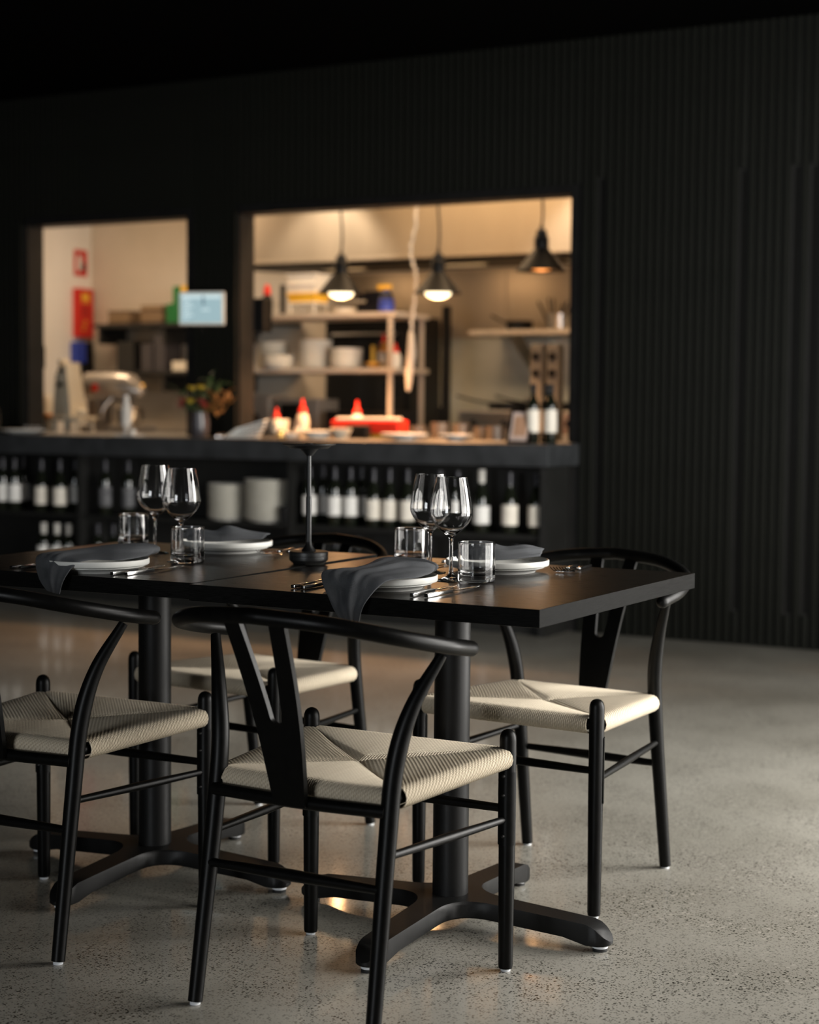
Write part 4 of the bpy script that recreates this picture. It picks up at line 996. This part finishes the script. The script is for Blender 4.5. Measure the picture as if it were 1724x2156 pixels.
for k in range(3): obj('print_mark', MB().box(.0505, -.035+.012*k, -.13+.03*k, .052, -.01+.012*k, -.115+.03*k), YEL, s2, 0)
ex = thing('hanging_blue_bag', 'blue and black bag hanging below the red holder', 'bag', (XL+.0005, 10.05, 1.60))
obj('bag_body', MB().box(.0, -.10, -.16, .06, .02, .0, .01), BLUE, ex, 0)
obj('black_strap', MB().box(.0, .021, -.30, .07, .10, .0, .01), STEELBLK, ex, 0)
TAN = mat('tan_card', (.26, .17, .09), .7); TAN2 = mat('brown_card', (.16, .10, .055), .7)
# shelving on the back wall
for k, (z_, lb) in enumerate(((1.695, 'upper dark wall shelf carrying trays and binders'), (1.345, 'lower dark wall shelf above the mixer'))):
    t = thing('kitchen_wall_shelf', lb, 'shelf', (-7.5, 9.88, z_), 0, 'dark wall shelves in the left kitchen')
    obj('shelf_board', MB().box(-.62, -.03, 0, 1.0, .319, .028, .002), CABM, t, 0)
    for xa in (-.6, .0, .6): obj('bracket', MB().box(xa, .0, -.12, xa+.02, .319, -.001), CABM, t, 0)
for i, (x_, n_, lb) in enumerate(((-7.93, 3, 'left'), (-7.63, 4, 'right'))):
    for j in range(n_):
        o = obj('food_tray', MB().box(-.10, -.09, 0, .10, .09, .032, .004), TAN if j % 2 else TAN2, smooth=0, loc=(x_+.004*(j % 2), 10.0, 1.7235+.034*j))
        tag(o, ['bottom', 'second', 'third', 'fourth'][j] + ' tray from below in the ' + lb + ' stack on the upper dark shelf', 'tray', lb + ' stack of trays on the dark shelf')
for i, (x_, w_, h_, m_, lb) in enumerate(((-7.455, .05, .14, GREEN, 'short green binder on the upper dark shelf'), (-7.395, .055, .265, GREEN, 'tall green binder on the upper dark shelf'), (-7.325, .05, .265, YEL, 'tall yellow binder right of the green one'))):
    tag(obj('ring_binder', MB().box(-w_/2, -.1, 0, w_/2, .12, h_, .003), m_, smooth=0, loc=(x_, 10.0, 1.7235)), lb, 'binder', 'binders on the dark shelf')
for i, (x_, w_, h_, m_, lb) in enumerate(((-7.86, .16, .22, CABM, 'dark box left on the lower dark shelf'), (-7.66, .10, .2, VASEM, 'narrow grey box on the lower dark shelf'), (-7.54, .10, .26, VASEM, 'taller narrow grey box on the lower dark shelf'),
        (-7.37, .12, .07, CREAMM, 'small tan box on the lower dark shelf'), (-7.22, .14, .10, OFFW, 'pale box at the right end of the lower dark shelf'))):
    tag(obj('storage_box', MB().box(-w_/2, -.1, 0, w_/2, .10, h_, .003), m_, smooth=0, loc=(x_, 10.0, 1.3735)), lb, 'box', 'boxes on the lower dark shelf')

# planetary mixer: silver horizontal head, stand, bowl
mx = thing('stand_mixer', 'large silver stand mixer with a red oval badge behind the left opening', 'mixer', (-6.93, 8.62, BZ+.0005))
obj('base', MB().box(-.22, -.10, 0, .22, .16, .04, .012), SILV, mx, 0)
obj('column', MB().box(-.20, -.05, .041, -.10, .11, .24, .02), SILV, mx, 0)
obj('head', MB().tube([(-.235, 0, .285), (-.21, 0, .29), (.05, 0, .29), (.13, 0, .285), (.19, 0, .265)], [.07, .096, .098, .090, .05], 28, round_cap=2), SILV, mx)
obj('badge', MB().tube([(-.085, -.097, .285), (-.085, -.103, .285)], .026, 18), RED, mx)
obj('attachment_hub', MB().tube([(.10, 0, .24), (.10, 0, .14)], [.035, .02], 16), SILV, mx)
obj('whisk', MB().lathe([(.006, .14), (.03, .10), (.034, .07), (.02, .05), (0, .045)], 12, (.10, 0, 0)), CHROME, mx)
obj('bowl_handle', MB().tube(spline([(.03, -.06, .22), (-.02, -.09, .15), (-.03, -.09, .06)], 5), .010, 10), SILV, mx)
obj('bowl', MB().lathe([(0, .042), (.06, .043), (.095, .09), (.105, .16), (.102, .16), (.09, .09), (.05, .048), (0, .046)], 28, (.10, 0.02, 0)), CHROME, mx)
obj('knob', MB().tube([(.19, 0, .29), (.225, 0, .295)], [.012, .017], 12, round_cap=1), GOLD, mx)
# cream juicer machine with legs
jc = thing('cream_slicer', 'cream enamel kitchen machine on short legs at the left of the opening', 'machine', (-6.975, 8.24, BZ+.0005))
obj('tower', MB().add([(-.10, -.06, .10), (.05, -.06, .10), (.05, .10, .10), (-.10, .10, .10), (-.085, -.05, .36), (.0, -.05, .44), (.0, .08, .44), (-.085, .08, .36)],
   [(3, 2, 1, 0), (4, 5, 6, 7), (0, 1, 5, 4), (1, 2, 6, 5), (2, 3, 7, 6), (3, 0, 4, 7)]), CREAMM, jc, 0)
obj('foot_shelf', MB().box(-.105, -.08, .07, .12, .12, .099, .01), CREAMM, jc, 0)
obj('side_lobe', MB().tube([(.055, 0, .12), (.10, 0, .12)], .028, 16, round_cap=1), CREAMM, jc)
for xa in (-.095, .0, .10): obj('leg', MB().cyl(.014, 0, .0695, (xa, -.05, 0), 12, .012), CREAMM, jc)
for xa in (-.095, .10): obj('leg', MB().cyl(.014, 0, .0695, (xa, .09, 0), 12, .012), CREAMM, jc)
obj('feed_neck', MB().box(-.08, -.03, .37, -.045, .05, .46, .006), CREAMM, jc, 0)
for z_ in (.385, .30): obj('dark_knob', MB().tube([(-.02, -.058, z_), (-.02, -.09, z_)], .014, 12), STEELBLK, jc)
tm = thing('kitchen_terminal', 'black order screen on a stand at the left edge of the opening', 'screen', (-7.12, 8.10, BZ+.0005), -.1)
obj('stand', MB().cyl(.014, .012, .42, n=12), STEELBLK, tm); obj('foot', MB().cyl(.05, 0, .012, n=20), STEELBLK, tm)
obj('panel', MB().box(-.08, -.02, .40, .065, .0, .54, .004), STEELBLK, tm, 0)
tag(obj('white_canister', MB().lathe([(0, 0), (.045, 0), (.045, .20), (.03, .24), (0, .24)], 20), WHITEP, loc=(-7.36, 8.45, BZ+.0005)), 'white canister behind the black screen at the left jamb', 'canister')
ob = thing('orange_tub', 'orange-lidded tub low at the left jamb', 'tub', (-7.22, 8.28, BZ+.0005))
obj('tub_body', MB().box(-.05, -.05, 0, .06, .05, .09, .008), CREAMM, ob, 0); obj('lid', MB().box(-.055, -.055, .0905, .065, .055, .115, .004), ORANGE, ob, 0)

# glass coil stack on a pad (front of the left opening)
pad = obj('white_coaster', MB().box(-.065, -.05, 0, .075, .05, .008, .003), PLATE, smooth=0, loc=(-5.885, 7.44, ZT+.0005)); tag(pad, 'white square coaster under the ribbed glass holder', 'coaster')
rg_ = thing('ribbed_glass_holder', 'tall ribbed clear glass holder on the white coaster', 'vase', (-5.90, 7.44, ZT+.009))
prof = [(0, 0), (.026, 0), (.020, .012), (.012, .025), (.016, .04)]
for k in range(8): prof += [(.032, .052+.014*k), (.028, .059+.014*k)]
prof += [(.018, .175), (.015, .22), (.013, .22), (.016, .172)]
for k in range(7, -1, -1): prof += [(.026, .059+.014*k), (.029, .052+.014*k)]
prof += [(.010, .045), (0, .043)]
obj('glass_body', MB().lathe(prof, 28), mat('cloudy_glass', (.88, .84, .78), .2, trans=.25), rg_)
tag(obj('tealight', MB().cyl(.016, 0, .028, n=18), WHITEP, loc=(-5.838, 7.42, ZT+.009)), 'small white tealight beside the ribbed glass holder', 'candle')

# things at the far left of the counter
pl = MB().lathe([(0, 0), (.075, 0), (.10, .008), (.135, .022), (.137, .027), (.132, .027), (.095, .012), (0, .008)], 40)
tag(obj('oval_platter', pl, PLATE, loc=(-6.675, 7.46, ZT+.0005)), 'white platter at the far left of the stone counter', 'platter')
wb_ = thing('water_bottle', 'clear water bottle with chrome cap at the left picture edge', 'bottle', (-6.84, 7.40, ZT+.0005))
obj('bottle_body', MB().lathe([(0, 0), (.032, 0), (.034, .01), (.034, .12), (.014, .165), (.012, .19), (.010, .19), (.012, .16), (.031, .118), (.031, .01), (0, .006)], 24), GLASS, wb_)
obj('cap', MB().lathe([(0, .189), (.014, .19), (.014, .208), (0, .21)], 18), CHROME, wb_)
for i, x_ in enumerate((-6.79, -6.745, -6.70)):
    tag(obj('small_shot_glass', MB().lathe([(0, 0), (.012, 0), (.015, .045), (.013, .045), (.010, .004), (0, .004)], 14), mat('dim_glass', (.25, .24, .23), .1) if i == 0 else bpy.data.materials['dim_glass'], loc=(x_, 7.585+.03, ZT+.0005)),
        ['left', 'middle', 'right'][i]+' small glass behind the white platter', 'glass', 'small glasses by the wall')

# vase of flowers in front of the pillar
va = thing('flower_vase', 'grey vase of red and yellow flowers with dark leaves before the pillar', 'flowers', (-5.405, 7.45, ZT+.0005))
obj('vase', MB().lathe([(0, 0), (.045, 0), (.052, .02), (.055, .08), (.046, .13), (.048, .14), (.044, .14), (.042, .13), (.05, .08), (.04, .01), (0, .008)], 28), VASEM, va)
rnd = random.Random(5)
def leafm(a, el, L_, w_):
    m_ = MB(); d = Vector((math.cos(a)*math.cos(el), math.sin(a)*math.cos(el), math.sin(el))); s_ = d.cross(Vector((0, 0, 1))).normalized(); n_ = s_.cross(d)
    rows = []
    for k in range(6):
        u = k/5; c_ = d*(L_*u) + n_*(-.25*L_*u*u); hw = w_*math.sin(PI*(.08+.9*u))
        rows.append([c_ - s_*hw, c_ + n_*.003, c_ + s_*hw])
    m_.grid(rows); return m_
spots = [(-.14, .02, .24, 'l'), (.06, .0, .33, 'l'), (.12, .02, .30, 'l'), (.02, .03, .31, 'l'), (-.10, -.01, .20, 'l'), (.15, 0, .18, 'o'), (.18, .01, .25, 'o'), (.13, -.02, .22, 'o'), (.20, .0, .21, 'o'),
   (-.025, -.03, .26, 'y'), (.035, -.03, .265, 'y'), (-.03, -.04, .19, 'y'), (-.09, -.03, .195, 'r'), (.045, -.04, .19, 'r'), (.055, -.03, .165, 'r'), (-.11, -.02, .17, 'r'), (.005, .03, .22, 'l')]
for (dx, dy, dz, kk) in spots:
    b = Vector((dx*.18, dy*.2, .12)); e = Vector((dx, dy, dz)); mid = (b+e)/2 + Vector((0, 0, .02))
    stm = obj('stem', MB().tube(spline([b, mid, e], 3), .002, 6), STEMO if kk == 'o' else LEAF, va)
    if kk in 'lo':
        for j in range(7):
            m_ = leafm(rnd.uniform(0, 2*PI), rnd.uniform(-.1, 1.2), rnd.uniform(.05, .085), .013 if kk == 'l' else .005)
            m_.v = [(x_+e.x-(.02*j*(e.x-b.x)*2), y_+e.y, z_+e.z-.012*j) for x_, y_, z_ in m_.v]
            o = obj('leaf', m_, LEAF if kk == 'l' else STEMO, stm)
    else:
        m_ = MB(); 
        for j in range(9):
            a = j*2*PI/9; l_ = leafm(a, .35 + .5*(j % 2), .034, .013); m_.add([(x_+e.x, y_+e.y, z_+e.z) for x_, y_, z_ in l_.v], l_.f)
        m_.lathe([(0, -.008), (.012, 0), (.012, .012), (0, .018)], 10, tuple(e))
        obj('flower_head', m_, PETY if kk == 'y' else PETR, stm)

# POS screen fixed on the pillar
ps = thing('order_screen', 'white-framed order tablet glowing pale blue on the black pillar', 'screen', (-5.478, YW-.13, 1.655), .30)
obj('tablet_body', MB().box(-.133, -.012, -.092, .130, .012, .092, .008), OFFW, ps, 0)
obj('display', MB().box(-.120, -.0135, -.079, .117, -.0121, .079), SCREEN, ps, 0)
obj('display_header', MB().box(-.115, -.0145, .055, .112, -.0137, .072), SCREENL, ps, 0)
for k in range(7): obj('display_text', MB().box(-.108, -.0145, .04-.016*k, -.070+.012*(k % 3), -.0137, .046-.016*k), SCREENL, ps, 0)
obj('display_text', MB().box(.0, -.0145, -.012, .048, -.0137, -.004), SCREENL, ps, 0)
obj('display_graphic', MB().box(.004, -.0145, .018, .018, -.0137, .068), SCREEND, ps, 0)
obj('wall_arm', MB().box(-.02, .0121, -.02, .02, .088, .02), STEELBLK, ps, 0)
obj('cable', MB().tube([(-.01, .0, -.093), (-.01, .0, -.13)], .004, 8).tube([(.015, .0, -.093), (.015, .0, -.125)], .004, 8), WIRE, ps)
